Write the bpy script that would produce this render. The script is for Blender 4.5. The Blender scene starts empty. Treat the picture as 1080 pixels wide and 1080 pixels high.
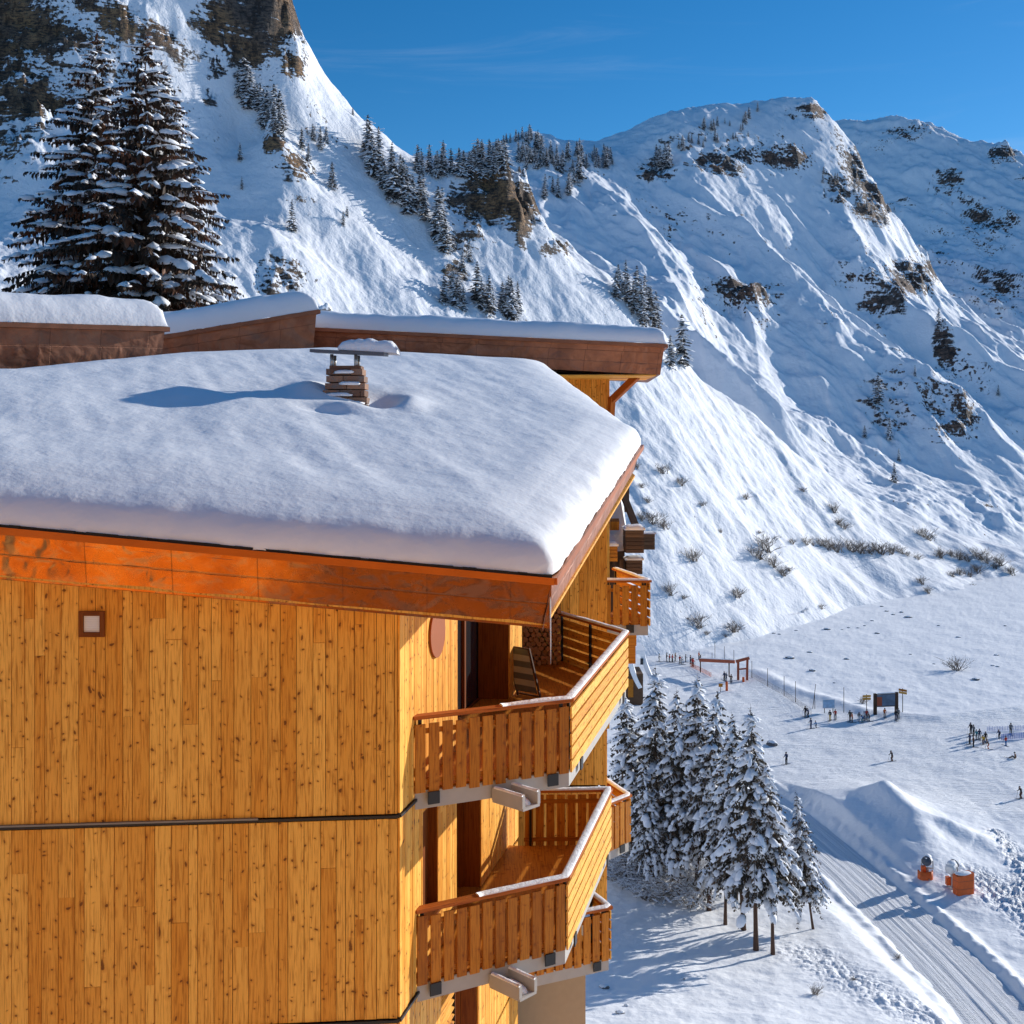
import bpy, math, random
import numpy as np
from mathutils import Vector, Matrix

# ------------------------------------------------------------------ basics
F, HZ = 1200.0, 460.0          # focal length and horizon row of a 1080-pixel frame
R = math.radians
SUN_AZ, SUN_EL = 57.0, 15.8    # degrees: clockwise from +Y, above the horizon
scene = bpy.context.scene
COL = scene.collection
rnd = random.Random(7)

def P(px, py, d):
    return Vector(((px - 540.0) / F * d, d, (HZ - py) / F * d))

def link(o, parent=None):
    COL.objects.link(o)
    if parent is not None:
        o.parent = parent
    return o

def tag(o, label=None, cat=None, group=None, kind=None):
    if label: o['label'] = label
    if cat: o['category'] = cat
    if group: o['group'] = group
    if kind: o['kind'] = kind
    return o

def empty(name, loc=(0, 0, 0), rz=0.0, label=None, cat=None, group=None):
    o = bpy.data.objects.new(name, None)
    o.empty_display_size = 0.3
    o.location = loc
    o.rotation_euler = (0, 0, rz)
    link(o)
    return tag(o, label, cat, group)

def copy_tree(o, parent=None):
    c = o.copy()
    COL.objects.link(c)
    c.parent = parent
    for ch in list(o.children):
        copy_tree(ch, c)
    return c

# ------------------------------------------------------------------ noise
def _hash(ix, iy, seed):
    n = (ix.astype(np.int64) * 374761393 + iy.astype(np.int64) * 668265263 + seed * 1442695041) & 0xFFFFFFFF
    n = ((n ^ (n >> 13)) * 1274126177) & 0xFFFFFFFF
    return (n ^ (n >> 16)) & 0xFFFFFFFF

def perlin(x, y, seed=0):
    x = np.asarray(x, float); y = np.asarray(y, float)
    x0 = np.floor(x); y0 = np.floor(y)
    fx = x - x0; fy = y - y0
    u = fx * fx * fx * (fx * (fx * 6 - 15) + 10)
    v = fy * fy * fy * (fy * (fy * 6 - 15) + 10)
    def g(dx, dy):
        a = _hash(x0 + dx, y0 + dy, seed) / 4294967295.0 * 2 * np.pi
        return np.cos(a) * (fx - dx) + np.sin(a) * (fy - dy)
    a = g(0, 0) * (1 - u) + g(1, 0) * u
    b = g(0, 1) * (1 - u) + g(1, 1) * u
    return (a * (1 - v) + b * v) * 1.5

def fbm(x, y, octv=4, seed=0, gain=0.5, lac=2.03):
    s = 0.0; a = 1.0
    for i in range(octv):
        s = s + a * perlin(x, y, seed + i * 17)
        x = x * lac + 13.7; y = y * lac - 7.1; a *= gain
    return s

def ridged(x, y, octv=4, seed=0, gain=0.5, lac=2.07):
    s = 0.0; a = 1.0; w = 1.0
    for i in range(octv):
        n = 1 - np.abs(perlin(x, y, seed + i * 31)); n = n * n
        s = s + a * n * w
        w = np.clip(n * 1.3, 0, 1)
        x = x * lac + 3.7; y = y * lac + 9.1; a *= gain
    return s

def sstep(a, b, x):
    t = np.clip((x - a) / (b - a), 0, 1)
    return t * t * (3 - 2 * t)

# ------------------------------------------------------------------ mesh helpers
def np_grid(name, V, mats, attrs=None, smooth=True, closed=False, flip=False):
    """V: (rows, cols, 3) world positions -> one quad sheet."""
    h, w = V.shape[:2]
    idx = np.arange(h * w).reshape(h, w)
    if closed:
        idx = np.concatenate([idx, idx[:, :1]], axis=1)
    a = idx[:-1, :-1].ravel(); b = idx[:-1, 1:].ravel(); c = idx[1:, 1:].ravel(); d = idx[1:, :-1].ravel()
    Q = np.stack([a, d, c, b] if flip else [a, b, c, d], axis=1).astype(np.int32)
    me = bpy.data.meshes.new(name)
    me.vertices.add(h * w)
    me.vertices.foreach_set('co', V.reshape(-1).astype(np.float32))
    n = len(Q)
    me.loops.add(n * 4); me.polygons.add(n)
    me.loops.foreach_set('vertex_index', Q.ravel())
    me.polygons.foreach_set('loop_start', np.arange(0, n * 4, 4, dtype=np.int32))
    me.polygons.foreach_set('use_smooth', np.full(n, smooth))
    for k, val in (attrs or {}).items():
        at = me.attributes.new(k, 'FLOAT', 'POINT')
        at.data.foreach_set('value', np.asarray(val, np.float32).ravel())
    me.update(calc_edges=True)
    for m in (mats if isinstance(mats, (list, tuple)) else [mats]):
        me.materials.append(m)
    return bpy.data.objects.new(name, me)

class MB:
    """Collects shapes in world (or local) space; build() links them as one mesh object."""
    def __init__(self):
        self.v = []; self.f = []; self.uv = []; self.t = []; self.m = []
    def add(self, verts, faces, mi=0, tint=0.5, uvs=None):
        b = len(self.v)
        self.v += [tuple(p) for p in verts]
        for k, fc in enumerate(faces):
            self.f.append(tuple(b + i for i in fc))
            self.m.append(mi); self.t.append(tint)
            self.uv.append(uvs[k] if uvs else [(0.0, 0.0)] * len(fc))
    def box(self, c, ax, ay, az, mi=0, tint=None):
        """oriented box, ax ay az are half vectors; the grain runs along the longest."""
        c = Vector(c); A = [Vector(ax), Vector(ay), Vector(az)]
        if A[0].cross(A[1]).dot(A[2]) < 0: A[0] = -A[0]
        if tint is None: tint = rnd.random()
        vs = [c + A[0] * sx + A[1] * sy + A[2] * sz for sz in (-1, 1) for sy in (-1, 1) for sx in (-1, 1)]
        fs = [(0, 2, 3, 1), (4, 5, 7, 6), (0, 1, 5, 4), (2, 6, 7, 3), (0, 4, 6, 2), (1, 3, 7, 5)]
        li = max(range(3), key=lambda i: A[i].length)
        L = A[li].normalized(); off = tint * 37.0
        uvs = []
        for q in fs:
            n = (vs[q[1]] - vs[q[0]]).cross(vs[q[2]] - vs[q[0]])
            if n.length > 0: n.normalize()
            U = L.cross(n)
            if U.length < 0.1: U = A[(li + 1) % 3].normalized()
            uvs.append([((vs[i] - c).dot(U) + off, (vs[i] - c).dot(L) + off * 1.7) for i in q])
        self.add(vs, fs, mi, tint, uvs)
    def bar(self, p0, p1, w, h, up=(0, 0, 1), mi=0, tint=None):
        p0 = Vector(p0); p1 = Vector(p1); d = p1 - p0
        L = d.normalized(); s = L.cross(Vector(up))
        if s.length < 1e-4: s = L.cross(Vector((0, 1, 0)))
        s.normalize(); u = s.cross(L)
        self.box((p0 + p1) / 2, s * w / 2, d / 2, u * h / 2, mi, tint)
    def tube(self, pts, radii, n=8, mi=0, tint=0.5, cap=True):
        pts = [Vector(p) for p in pts]
        if not isinstance(radii, (list, tuple)): radii = [radii] * len(pts)
        vs = []; fs = []
        for i, p in enumerate(pts):
            t = (pts[min(i + 1, len(pts) - 1)] - pts[max(i - 1, 0)])
            t.normalize()
            a = t.cross(Vector((0.13, 0.31, 0.94)))
            if a.length < 0.2: a = t.cross(Vector((1, 0, 0)))
            a.normalize(); b = t.cross(a)
            for k in range(n):
                an = 2 * math.pi * k / n
                vs.append(p + (a * math.cos(an) + b * math.sin(an)) * radii[i])
        for i in range(len(pts) - 1):
            for k in range(n):
                k2 = (k + 1) % n
                fs.append((i * n + k, i * n + k2, (i + 1) * n + k2, (i + 1) * n + k))
        if cap:
            fs.append(tuple(range(n - 1, -1, -1)))
            fs.append(tuple((len(pts) - 1) * n + k for k in range(n)))
        self.add(vs, fs, mi, tint)
    def lathe(self, c, axis, prof, n=16, mi=0, tint=0.5):
        """prof: (distance along axis, radius)"""
        c = Vector(c); t = Vector(axis).normalized()
        self.tube([c + t * z for z, r in prof], [max(r, 1e-4) for z, r in prof], n, mi, tint)
    def prism(self, poly, z0, z1, mi=0, tint=0.5):
        """poly: list of (x, y), counter-clockwise; z0/z1 numbers or callables of (x, y)"""
        g0 = z0 if callable(z0) else (lambda x, y: z0)
        g1 = z1 if callable(z1) else (lambda x, y: z1)
        n = len(poly)
        vs = [(x, y, g0(x, y)) for x, y in poly] + [(x, y, g1(x, y)) for x, y in poly]
        fs = [tuple(range(n - 1, -1, -1)), tuple(range(n, 2 * n))]
        uvs = [[poly[i] for i in fs[0]], [poly[i - n] for i in fs[1]]]
        acc = 0
        for i in range(n):
            j = (i + 1) % n
            L = math.dist(poly[i], poly[j])
            fs.append((i, j, n + j, n + i))
            uvs.append([(acc, vs[i][2]), (acc + L, vs[j][2]), (acc + L, vs[n + j][2]), (acc, vs[n + i][2])])
            acc += L
        self.add(vs, fs, mi, tint, uvs)
    def blob(self, c, rx, ry, rz, n=8, m=5, mi=0, rot=0.0, jit=0.12, seed=0, flat=-0.3):
        r_ = random.Random(seed)
        vs = []; fs = []
        cr, sr = math.cos(rot), math.sin(rot)
        for i in range(m + 1):
            ph = -math.pi / 2 + math.pi * i / m
            for k in range(n):
                th = 2 * math.pi * k / n
                j = 1 + r_.uniform(-jit, jit)
                x = math.cos(ph) * math.cos(th) * rx * j; y = math.cos(ph) * math.sin(th) * ry * j
                z = max(math.sin(ph), flat) * rz * j
                vs.append((c[0] + x * cr - y * sr, c[1] + x * sr + y * cr, c[2] + z))
        for i in range(m):
            for k in range(n):
                k2 = (k + 1) % n
                fs.append((i * n + k, i * n + k2, (i + 1) * n + k2, (i + 1) * n + k))
        self.add(vs, fs, mi)
    def mesh(self, name, mats, smooth=False):
        me = bpy.data.meshes.new(name)
        me.from_pydata(self.v, [], self.f)
        mats = mats if isinstance(mats, (list, tuple)) else [mats]
        for m in mats: me.materials.append(m)
        n = len(self.f)
        me.polygons.foreach_set('material_index', np.array(self.m, np.int32))
        if smooth is True:
            me.polygons.foreach_set('use_smooth', np.full(n, True))
        elif smooth:
            me.polygons.foreach_set('use_smooth', np.array([m in smooth for m in self.m]))
        uvl = me.uv_layers.new(name='UVMap')
        uvl.data.foreach_set('uv', np.array([c for q in self.uv for p in q for c in p], np.float32))
        at = me.attributes.new('tint', 'FLOAT', 'FACE')
        at.data.foreach_set('value', np.array(self.t, np.float32))
        me.update()
        return me
    def build(self, name, mats, parent=None, smooth=False, world=True):
        o = bpy.data.objects.new(name, self.mesh(name, mats, smooth))
        link(o, parent)
        if parent is not None and world and parent.parent is None and parent.type == 'EMPTY':
            o.location = -Vector(parent.location)      # meshes are written in world space
        return o

# ------------------------------------------------------------------ node helpers
class NT:
    def __init__(self, name):
        self.m = bpy.data.materials.new(name); self.m.use_nodes = True
        self.t = self.m.node_tree; self.n = self.t.nodes; self.l = self.t.links
        self.b = self.n['Principled BSDF']; self.out = self.n['Material Output']
    def node(self, typ, **kw):
        nd = self.n.new(typ)
        for k, v in kw.items(): setattr(nd, k, v)
        return nd
    def put(self, sock, v):
        if hasattr(v, 'is_output') or isinstance(v, bpy.types.NodeSocket): self.l.new(v, sock)
        else: sock.default_value = v
    def noise(self, vec, scale, detail=4, rough=0.55, dist=0.0, dim='3D'):
        nd = self.node('ShaderNodeTexNoise', noise_dimensions=dim)
        if vec is not None: self.l.new(vec, nd.inputs['Vector'])
        nd.inputs['Scale'].default_value = scale; nd.inputs['Detail'].default_value = detail
        nd.inputs['Roughness'].default_value = rough; nd.inputs['Distortion'].default_value = dist
        return nd.outputs['Fac']
    def math(self, op, a, b=0.0, c=0.0, clamp=False):
        nd = self.node('ShaderNodeMath', operation=op, use_clamp=clamp)
        self.put(nd.inputs[0], a); self.put(nd.inputs[1], b); self.put(nd.inputs[2], c)
        return nd.outputs[0]
    def ss(self, x, a, b):
        nd = self.node('ShaderNodeMapRange', interpolation_type='SMOOTHSTEP')
        self.put(nd.inputs['Value'], x); nd.inputs['From Min'].default_value = a; nd.inputs['From Max'].default_value = b
        return nd.outputs['Result']
    def mix(self, fac, a, b, blend='MIX'):
        nd = self.node('ShaderNodeMix', data_type='RGBA', blend_type=blend)
        self.put(nd.inputs[0], fac)
        self.put(nd.inputs[6], (*a, 1) if isinstance(a, tuple) else a)
        self.put(nd.inputs[7], (*b, 1) if isinstance(b, tuple) else b)
        return nd.outputs[2]
    def mapping(self, vec, scale=(1, 1, 1), rot=(0, 0, 0), loc=(0, 0, 0)):
        nd = self.node('ShaderNodeMapping')
        self.l.new(vec, nd.inputs['Vector'])
        nd.inputs['Scale'].default_value = scale; nd.inputs['Rotation'].default_value = rot; nd.inputs['Location'].default_value = loc
        return nd.outputs['Vector']
    def coord(self, which='Object'):
        return self.node('ShaderNodeTexCoord').outputs[which]
    def attr(self, name, out='Fac'):
        return self.node('ShaderNodeAttribute', attribute_name=name).outputs[out]
    def bump(self, h, dist, strength=1.0, normal=None):
        nd = self.node('ShaderNodeBump')
        self.l.new(h, nd.inputs['Height']); nd.inputs['Distance'].default_value = dist; nd.inputs['Strength'].default_value = strength
        if normal is not None: self.l.new(normal, nd.inputs['Normal'])
        return nd.outputs['Normal']
    def set(self, **kw):
        for k, v in kw.items():
            s = self.b.inputs[k.replace('_', ' ')]
            self.put(s, (*v, 1) if isinstance(v, tuple) and len(v) == 3 else v)
        return self.m

def plain(name, col, rough=0.6, metal=0.0, var=0.15, scale=6.0):
    t = NT(name)
    co = t.coord()
    n = t.noise(co, scale, 4)
    c = t.mix(n, tuple(x * (1 - var) for x in col), tuple(min(1, x * (1 + var)) for x in col))
    return t.set(Base_Color=c, Roughness=rough, Metallic=metal)

# ------------------------------------------------------------------ materials
M = {}
def mk_snow(name, scales, col=(0.945, 0.95, 0.96), rough=0.75, stretch=None):
    t = NT(name); co = t.coord()
    if stretch: co2 = t.mapping(co, stretch[0], (0, 0, stretch[1]))
    else: co2 = co
    nrm = None
    for sc, dist, det in scales:
        nrm = t.bump(t.noise(co2, sc, det, 0.6), dist, 1.0, nrm)
    v = t.noise(co, scales[0][0] * 0.6, 3)
    c = t.mix(v, tuple(x * 0.95 for x in col), col)
    return t.set(Base_Color=c, Roughness=rough, Normal=nrm)
M['snow_roof'] = mk_snow('snow_roof', [(2.0, 0.03, 3), (20.0, 0.0035, 3), (90, 0.0012, 2)])
M['snow_soft'] = mk_snow('snow_soft', [(9.0, 0.03, 3), (60, 0.006, 3)])
M['snow_tree'] = mk_snow('snow_tree', [(4.0, 0.05, 3)], col=(0.84, 0.86, 0.9))

def mk_ground():
    t = NT('snow_ground'); co = t.coord()
    chop = t.attr('chop'); pis = t.attr('piste')
    n1 = t.bump(t.noise(co, 0.6, 5, 0.6), 0.16)
    n2 = t.bump(t.noise(t.mapping(co, (1.0, 4.0, 1), (0, 0, R(25))), 1.2, 4, 0.62), 0.035, 1.0, n1)
    mm = t.math('MULTIPLY', t.noise(co, 1.6, 4, 0.6), chop)
    n3 = t.bump(mm, 0.7, 1.0, n2)
    # groomer corduroy on the piste
    w = t.node('ShaderNodeTexWave', wave_type='BANDS', bands_direction='Y')
    t.l.new(t.mapping(co, (1, 1, 1), (0, 0, R(-38))), w.inputs['Vector'])
    w.inputs['Scale'].default_value = 0.45; w.inputs['Distortion'].default_value = 3.0
    w.inputs['Detail'].default_value = 4; w.inputs['Detail Scale'].default_value = 0.6
    n4 = t.bump(t.math('MULTIPLY', w.outputs['Fac'], pis), 0.025, 1.0, n3)
    sk = t.noise(t.mapping(co, (0.25, 2.6, 1), (0, 0, R(-24))), 0.9, 5, 0.7, 0.6)
    n5 = t.bump(t.math('MULTIPLY', sk, pis), 0.3, 1.0, n4)
    c = t.mix(t.noise(co, 0.15, 4), (0.91, 0.92, 0.935), (0.95, 0.955, 0.965))
    tr = t.math('MULTIPLY', t.ss(sk, 0.5, 0.75), pis)
    c = t.mix(t.math('MULTIPLY', tr, 0.4), c, (0.66, 0.68, 0.73))
    return t.set(Base_Color=c, Roughness=0.75, Normal=n5)
M['ground'] = mk_ground()

def mk_road():
    t = NT('groomed_snow_track'); uv = t.coord('UV')
    st = t.noise(t.mapping(uv, (3.0, 0.05, 1)), 2.2, 6, 0.72, 0.3)
    fine = t.noise(t.mapping(uv, (9.0, 0.35, 1)), 2.0, 4, 0.7)
    w = t.node('ShaderNodeTexWave', wave_type='BANDS', bands_direction='Y')
    t.l.new(t.mapping(uv, (1, 1, 1)), w.inputs['Vector'])
    w.inputs['Scale'].default_value = 1.3; w.inputs['Distortion'].default_value = 1.2; w.inputs['Detail'].default_value = 3
    tread = t.math('MULTIPLY', w.outputs['Fac'], t.ss(t.noise(t.mapping(uv, (2.0, 0.04, 1), (0, 0, 0), (3, 1, 0)), 2.0, 3), 0.5, 0.58))
    n = t.bump(st, 0.08); n = t.bump(fine, 0.05, 1, n); n = t.bump(tread, 0.05, 1, n)
    c = t.mix(t.ss(st, 0.35, 0.62), (0.78, 0.79, 0.81), (0.90, 0.905, 0.92))
    c = t.mix(t.math('MULTIPLY', tread, 0.35), c, (0.7, 0.71, 0.73))
    return t.set(Base_Color=c, Roughness=0.8, Normal=n)
M['road'] = mk_road()

def mk_mountain(name, s, warm=1.0, rough_k=1.0, alb=1.0, speck=.0):
    """s: size multiplier of the features"""
    t = NT(name); co = t.coord()
    geo = t.node('ShaderNodeNewGeometry')
    sep = t.node('ShaderNodeSeparateXYZ'); t.l.new(geo.outputs['True Normal'], sep.inputs[0])
    nz = sep.outputs['Z']
    rk = t.attr('rock')
    nb = t.math('MULTIPLY_ADD', t.noise(co, 0.035 / s, 3, 0.6), .55, t.math('MULTIPLY', t.noise(co, 0.17 / s, 6, 0.7), .45))
    nb = t.math('MULTIPLY_ADD', t.math('SUBTRACT', nb, .5), 1.7, .5)
    strat = t.noise(t.mapping(co, (0.10, 0.10, 1.1), (R(14), R(-10), 0)), 0.42 / s, 6, 0.68, 1.6)
    # rock where it is steep or marked; ledges keep their snow
    a = t.math('MULTIPLY_ADD', rk, 0.36, t.math('MULTIPLY', t.math('MINIMUM', t.math('SUBTRACT', 0.66, nz), .22), 0.9))
    a = t.math('ADD', a, t.math('MULTIPLY', t.math('SUBTRACT', nb, 0.5), t.math('MULTIPLY_ADD', rk, 1.5, 0.6)))
    a = t.math('ADD', a, t.math('MULTIPLY', t.math('SUBTRACT', strat, 0.5), t.math('MULTIPLY_ADD', rk, 1.3, 0.25)))
    sp = t.math('MULTIPLY', t.math('SUBTRACT', t.noise(co, 0.9 / s, 4, .6), .5), t.ss(t.noise(co, .025 / s, 4, .6), .42, .6))
    a = t.math('MULTIPLY_ADD', sp, speck, a)
    mask = t.ss(a, 0.30, 0.38)
    rc = t.noise(co, 0.05 / s, 5, 0.6)
    rd = t.noise(t.mapping(co, (1, 1, 3.0)), 0.55 / s, 6, 0.7)
    rock = t.mix(t.ss(rc, 0.35, 0.65), (0.19, 0.15, 0.125), (0.44 * warm, 0.25 * warm, 0.13))
    crk = t.noise(t.mapping(co, (1.0, 1.0, .35), (R(12), 0, 0)), 0.4 / s, 5, 0.75)
    rock = t.mix(t.ss(crk, 0.38, 0.55), t.mix(1.0, rock, (.28, .26, .25), 'MULTIPLY'), rock)
    rock = t.mix(t.ss(rd, 0.36, 0.58), (0.03, 0.026, 0.026), rock)
    sn = t.mix(t.noise(co, 0.03 / s, 4), tuple(x * alb for x in (0.83, 0.855, 0.90)), tuple(x * alb for x in (0.90, 0.91, 0.94)))
    n = t.bump(t.noise(co, 0.22 / s, 6, 0.58), 0.6 * s * rough_k, 1.0)
    n = t.bump(t.noise(co, 1.1 / s, 5, 0.6), 0.12 * s * rough_k, 1.0, n)
    n = t.bump(t.math('MULTIPLY', t.math('ADD', rd, crk), mask), 2.2 * s, 1.0, n)
    return t.set(Base_Color=t.mix(mask, sn, rock), Roughness=0.8, Normal=n)
M['mountA'] = mk_mountain('snow_and_cliff', 1.0, 1.15, 1.3, .96, .9)
M['mountB'] = mk_mountain('far_snow_and_rock', 2.0, 0.8, 0.85, 1.0, 1.3)

def mk_wood(name, dark, light, knots=1.0, rough=0.55):
    t = NT(name); uv = t.coord('UV'); tint = t.attr('tint')
    grain = t.noise(t.mapping(uv, (26, 1.3, 1)), 1.6, 5, 0.6, 0.25, '2D')
    wide = t.noise(t.mapping(uv, (5, 0.5, 1)), 1.1, 4, 0.6, 0.0, '2D')
    c = t.mix(t.math('MULTIPLY_ADD', tint, 0.95, t.math('MULTIPLY', t.math('SUBTRACT', wide, .3), 0.5), clamp=True), dark, light)
    c = t.mix(t.ss(grain, 0.42, 0.72), c, t.mix(1.0, c, (0.62, 0.52, 0.42), 'MULTIPLY'))
    if knots:
        vo = t.node('ShaderNodeTexVoronoi', voronoi_dimensions='2D', feature='F1')
        wob = t.noise(uv, 14, 3, 0.6, 0, '2D')
        ws = t.node('ShaderNodeTexNoise', noise_dimensions='2D'); t.l.new(uv, ws.inputs['Vector']); ws.inputs['Scale'].default_value = 2.3
        va = t.node('ShaderNodeVectorMath', operation='MULTIPLY_ADD'); t.l.new(ws.outputs['Color'], va.inputs[0]); va.inputs[1].default_value = (.12, .35, 0); t.l.new(uv, va.inputs[2])
        mp = t.mapping(va.outputs[0], (6.2, 6.6, 1))
        t.l.new(mp, vo.inputs['Vector']); vo.inputs['Scale'].default_value = 1.0; vo.inputs['Randomness'].default_value = 1.0
        d = t.math('ADD', vo.outputs['Distance'], t.math('MULTIPLY', t.math('SUBTRACT', wob, 0.5), 0.16))
        sepc = t.node('ShaderNodeSeparateColor'); t.l.new(vo.outputs['Color'], sepc.inputs[0])
        keep = t.ss(sepc.outputs[0], 0.36, 0.42)
        size = t.math('MULTIPLY_ADD', t.math('POWER', sepc.outputs[1], 2.0), 0.085, 0.064)
        k = t.math('MULTIPLY', t.math('SUBTRACT', 1.0, t.math('DIVIDE', d, size), clamp=True), 3.0, clamp=True)
        halo = t.math('MULTIPLY', t.math('SUBTRACT', 1.0, t.math('DIVIDE', d, t.math('MULTIPLY', size, 3.2)), clamp=True), 0.55, clamp=True)
        c = t.mix(t.math('MULTIPLY', halo, keep), c, t.mix(1.0, c, (0.55, 0.34, 0.2), 'MULTIPLY'))
        c = t.mix(t.math('MULTIPLY', t.math('MULTIPLY', k, keep), 0.86 * knots), c, (0.15, 0.048, 0.010))
    n = t.bump(grain, 0.004)
    return t.set(Base_Color=c, Roughness=rough, Normal=n, Specular_IOR_Level=0.2)
M['wood'] = mk_wood('larch_boards', (0.76, 0.31, 0.034), (0.99, 0.535, 0.104))
M['wood_slat'] = mk_wood('larch_slats', (0.40, 0.135, 0.010), (0.60, 0.235, 0.024), 0.5)
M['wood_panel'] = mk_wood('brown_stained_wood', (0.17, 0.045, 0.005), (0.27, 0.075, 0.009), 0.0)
M['wood_rail'] = mk_wood('reddish_rail', (0.40, 0.10, 0.01), (0.52, 0.15, 0.018), 0.0)
M['wood_old'] = mk_wood('weathered_dark_wood', (0.055, 0.034, 0.024), (0.13, 0.075, 0.045), 0.0, 0.75)

def mk_copper(name='copper_sheet', ca=(0.90, 0.31, 0.055), cb=(0.60, 0.17, 0.035), metal=.85, r0=.13):
    t = NT(name); uv = t.coord('UV'); co = t.coord()
    br = t.node('ShaderNodeTexBrick')
    t.l.new(uv, br.inputs['Vector']); br.inputs['Scale'].default_value = 1.0
    br.inputs['Brick Width'].default_value = 1.05; br.inputs['Row Height'].default_value = 0.62
    br.inputs['Mortar Size'].default_value = 0.006; br.offset = 0.04
    br.inputs['Color1'].default_value = (0.2, 0.2, 0.2, 1); br.inputs['Color2'].default_value = (0.9, 0.9, 0.9, 1)
    n1 = t.noise(co, 1.3, 5, 0.65); n2 = t.noise(co, 6.0, 5, 0.7)
    c = t.mix(t.ss(n1, 0.35, 0.68), ca, cb)
    c = t.mix(t.math('MULTIPLY', t.ss(n2, 0.5, 0.75), 0.25), c, tuple(x * .45 for x in ca))
    c = t.mix(t.math('MULTIPLY', br.outputs['Color'], 0.45), c, tuple(x * 1.1 for x in ca))
    c = t.mix(t.math('MULTIPLY', br.outputs['Fac'], .75), c, tuple(x * .35 for x in ca))
    if metal > .5:      # shade at the right corner of the front eave, painted in as brown
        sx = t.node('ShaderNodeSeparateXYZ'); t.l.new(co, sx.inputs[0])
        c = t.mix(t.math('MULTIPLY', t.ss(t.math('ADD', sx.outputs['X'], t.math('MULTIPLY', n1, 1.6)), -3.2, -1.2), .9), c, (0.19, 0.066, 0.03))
    sv = t.node('ShaderNodeSeparateXYZ'); t.l.new(uv, sv.inputs[0])
    fold = t.ss(t.math('ABSOLUTE', t.math('SUBTRACT', sv.outputs['Y'], .31)), 0.0, .018)
    c = t.mix(fold, t.mix(1.0, c, (.8, .8, .8), 'MULTIPLY'), c)
    n = t.bump(t.noise(co, 1.1, 2, .4, .8), 0.13); n = t.bump(t.noise(co, 3.4, 2, .4, .6), 0.035, 1, n); n = t.bump(fold, .006, 1, n); n = t.bump(t.math('SUBTRACT', 1.0, br.outputs['Fac']), 0.012, 1, n)
    return t.set(Base_Color=c, Metallic=metal, Roughness=t.math('MULTIPLY_ADD', n2, 0.25, r0), Normal=n)
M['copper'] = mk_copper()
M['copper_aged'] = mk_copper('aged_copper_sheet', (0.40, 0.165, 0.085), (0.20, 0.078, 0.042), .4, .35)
M['copper_plain'] = plain('bright_copper_edge', (0.46, 0.13, 0.026), 0.35, 0.7, 0.35, 1.2)
M['copper_dull'] = plain('weathered_copper', (0.30, 0.115, 0.055), 0.5, 0.35, 0.5, 3.0)
M['shutter_brown'] = plain('orange_brown_shutter', (0.30, 0.070, 0.006), 0.7, 0, 0.1)
M['concrete'] = plain('grey_concrete', (0.42, 0.40, 0.37), 0.85, 0, 0.12, 5)
M['render'] = plain('beige_render', (0.40, 0.31, 0.21), 0.9, 0, 0.08, 8)
M['black'] = plain('black_steel', (0.012, 0.012, 0.013), 0.5)
M['dark_gap'] = plain('dark_underlay', (0.020, 0.013, 0.009), 0.9)
M['zinc'] = plain('grey_flashing', (0.22, 0.23, 0.25), 0.45, 0.6)
M['steel'] = plain('galvanised_steel', (0.42, 0.42, 0.42), 0.4, 0.8)
M['slate'] = plain('slate_grey_sheet', (0.10, 0.115, 0.14), 0.55, 0.2)
M['white'] = plain('white_paint', (0.78, 0.77, 0.75), 0.5, 0, 0.05)
M['orange'] = plain('orange_padding', (0.66, 0.115, 0.012), 0.6, 0, 0.25, 3)
M['red_brown'] = plain('red_brown_paint', (0.36, 0.075, 0.028), 0.6, 0, 0.2)
M['blue_sign'] = plain('pale_blue_panel', (0.26, 0.42, 0.60), 0.5, 0, 0.5, 1.5)
M['map_sign'] = plain('slate_blue_panel', (0.10, 0.15, 0.22), 0.5, 0, 0.6, 1.3)
M['yellow_sign'] = plain('yellow_board', (0.60, 0.30, 0.05), 0.6, 0, 0.2, 3)
M['blue_net'] = plain('blue_netting', (0.03, 0.16, 0.52), 0.7, 0, 0.2)
M['skin'] = plain('skin', (0.50, 0.30, 0.21), 0.6, 0, 0.06)
M['grey_fabric'] = plain('grey_canvas', (0.17, 0.19, 0.22), 0.8)
M['grey_light'] = plain('pale_canvas', (0.55, 0.57, 0.60), 0.8)

def mk_glass():
    t = NT('window_glass')
    return t.set(Base_Color=(0.02, 0.022, 0.025), Roughness=0.06, Metallic=0.0)
M['glass'] = mk_glass()

def mk_stone():
    t = NT('chimney_stone'); co = t.coord()
    n = t.noise(co, 5, 5, 0.65)
    tt = t.attr('tint')
    c = t.mix(tt, (0.10, 0.045, 0.028), (0.34, 0.19, 0.12))
    c = t.mix(t.ss(n, 0.45, 0.7), c, (0.20, 0.17, 0.15))
    return t.set(Base_Color=c, Roughness=0.9, Normal=t.bump(t.noise(co, 14, 5, 0.7), 0.03))
M['stone'] = mk_stone()

def mk_bark():
    t = NT('spruce_bark'); co = t.coord()
    n = t.noise(t.mapping(co, (3, 3, 0.8)), 3.0, 5, 0.7)
    c = t.mix(n, (0.035, 0.018, 0.012), (0.15, 0.075, 0.045))
    return t.set(Base_Color=c, Roughness=0.9, Normal=t.bump(n, 0.05))
M['bark'] = mk_bark()

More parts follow.
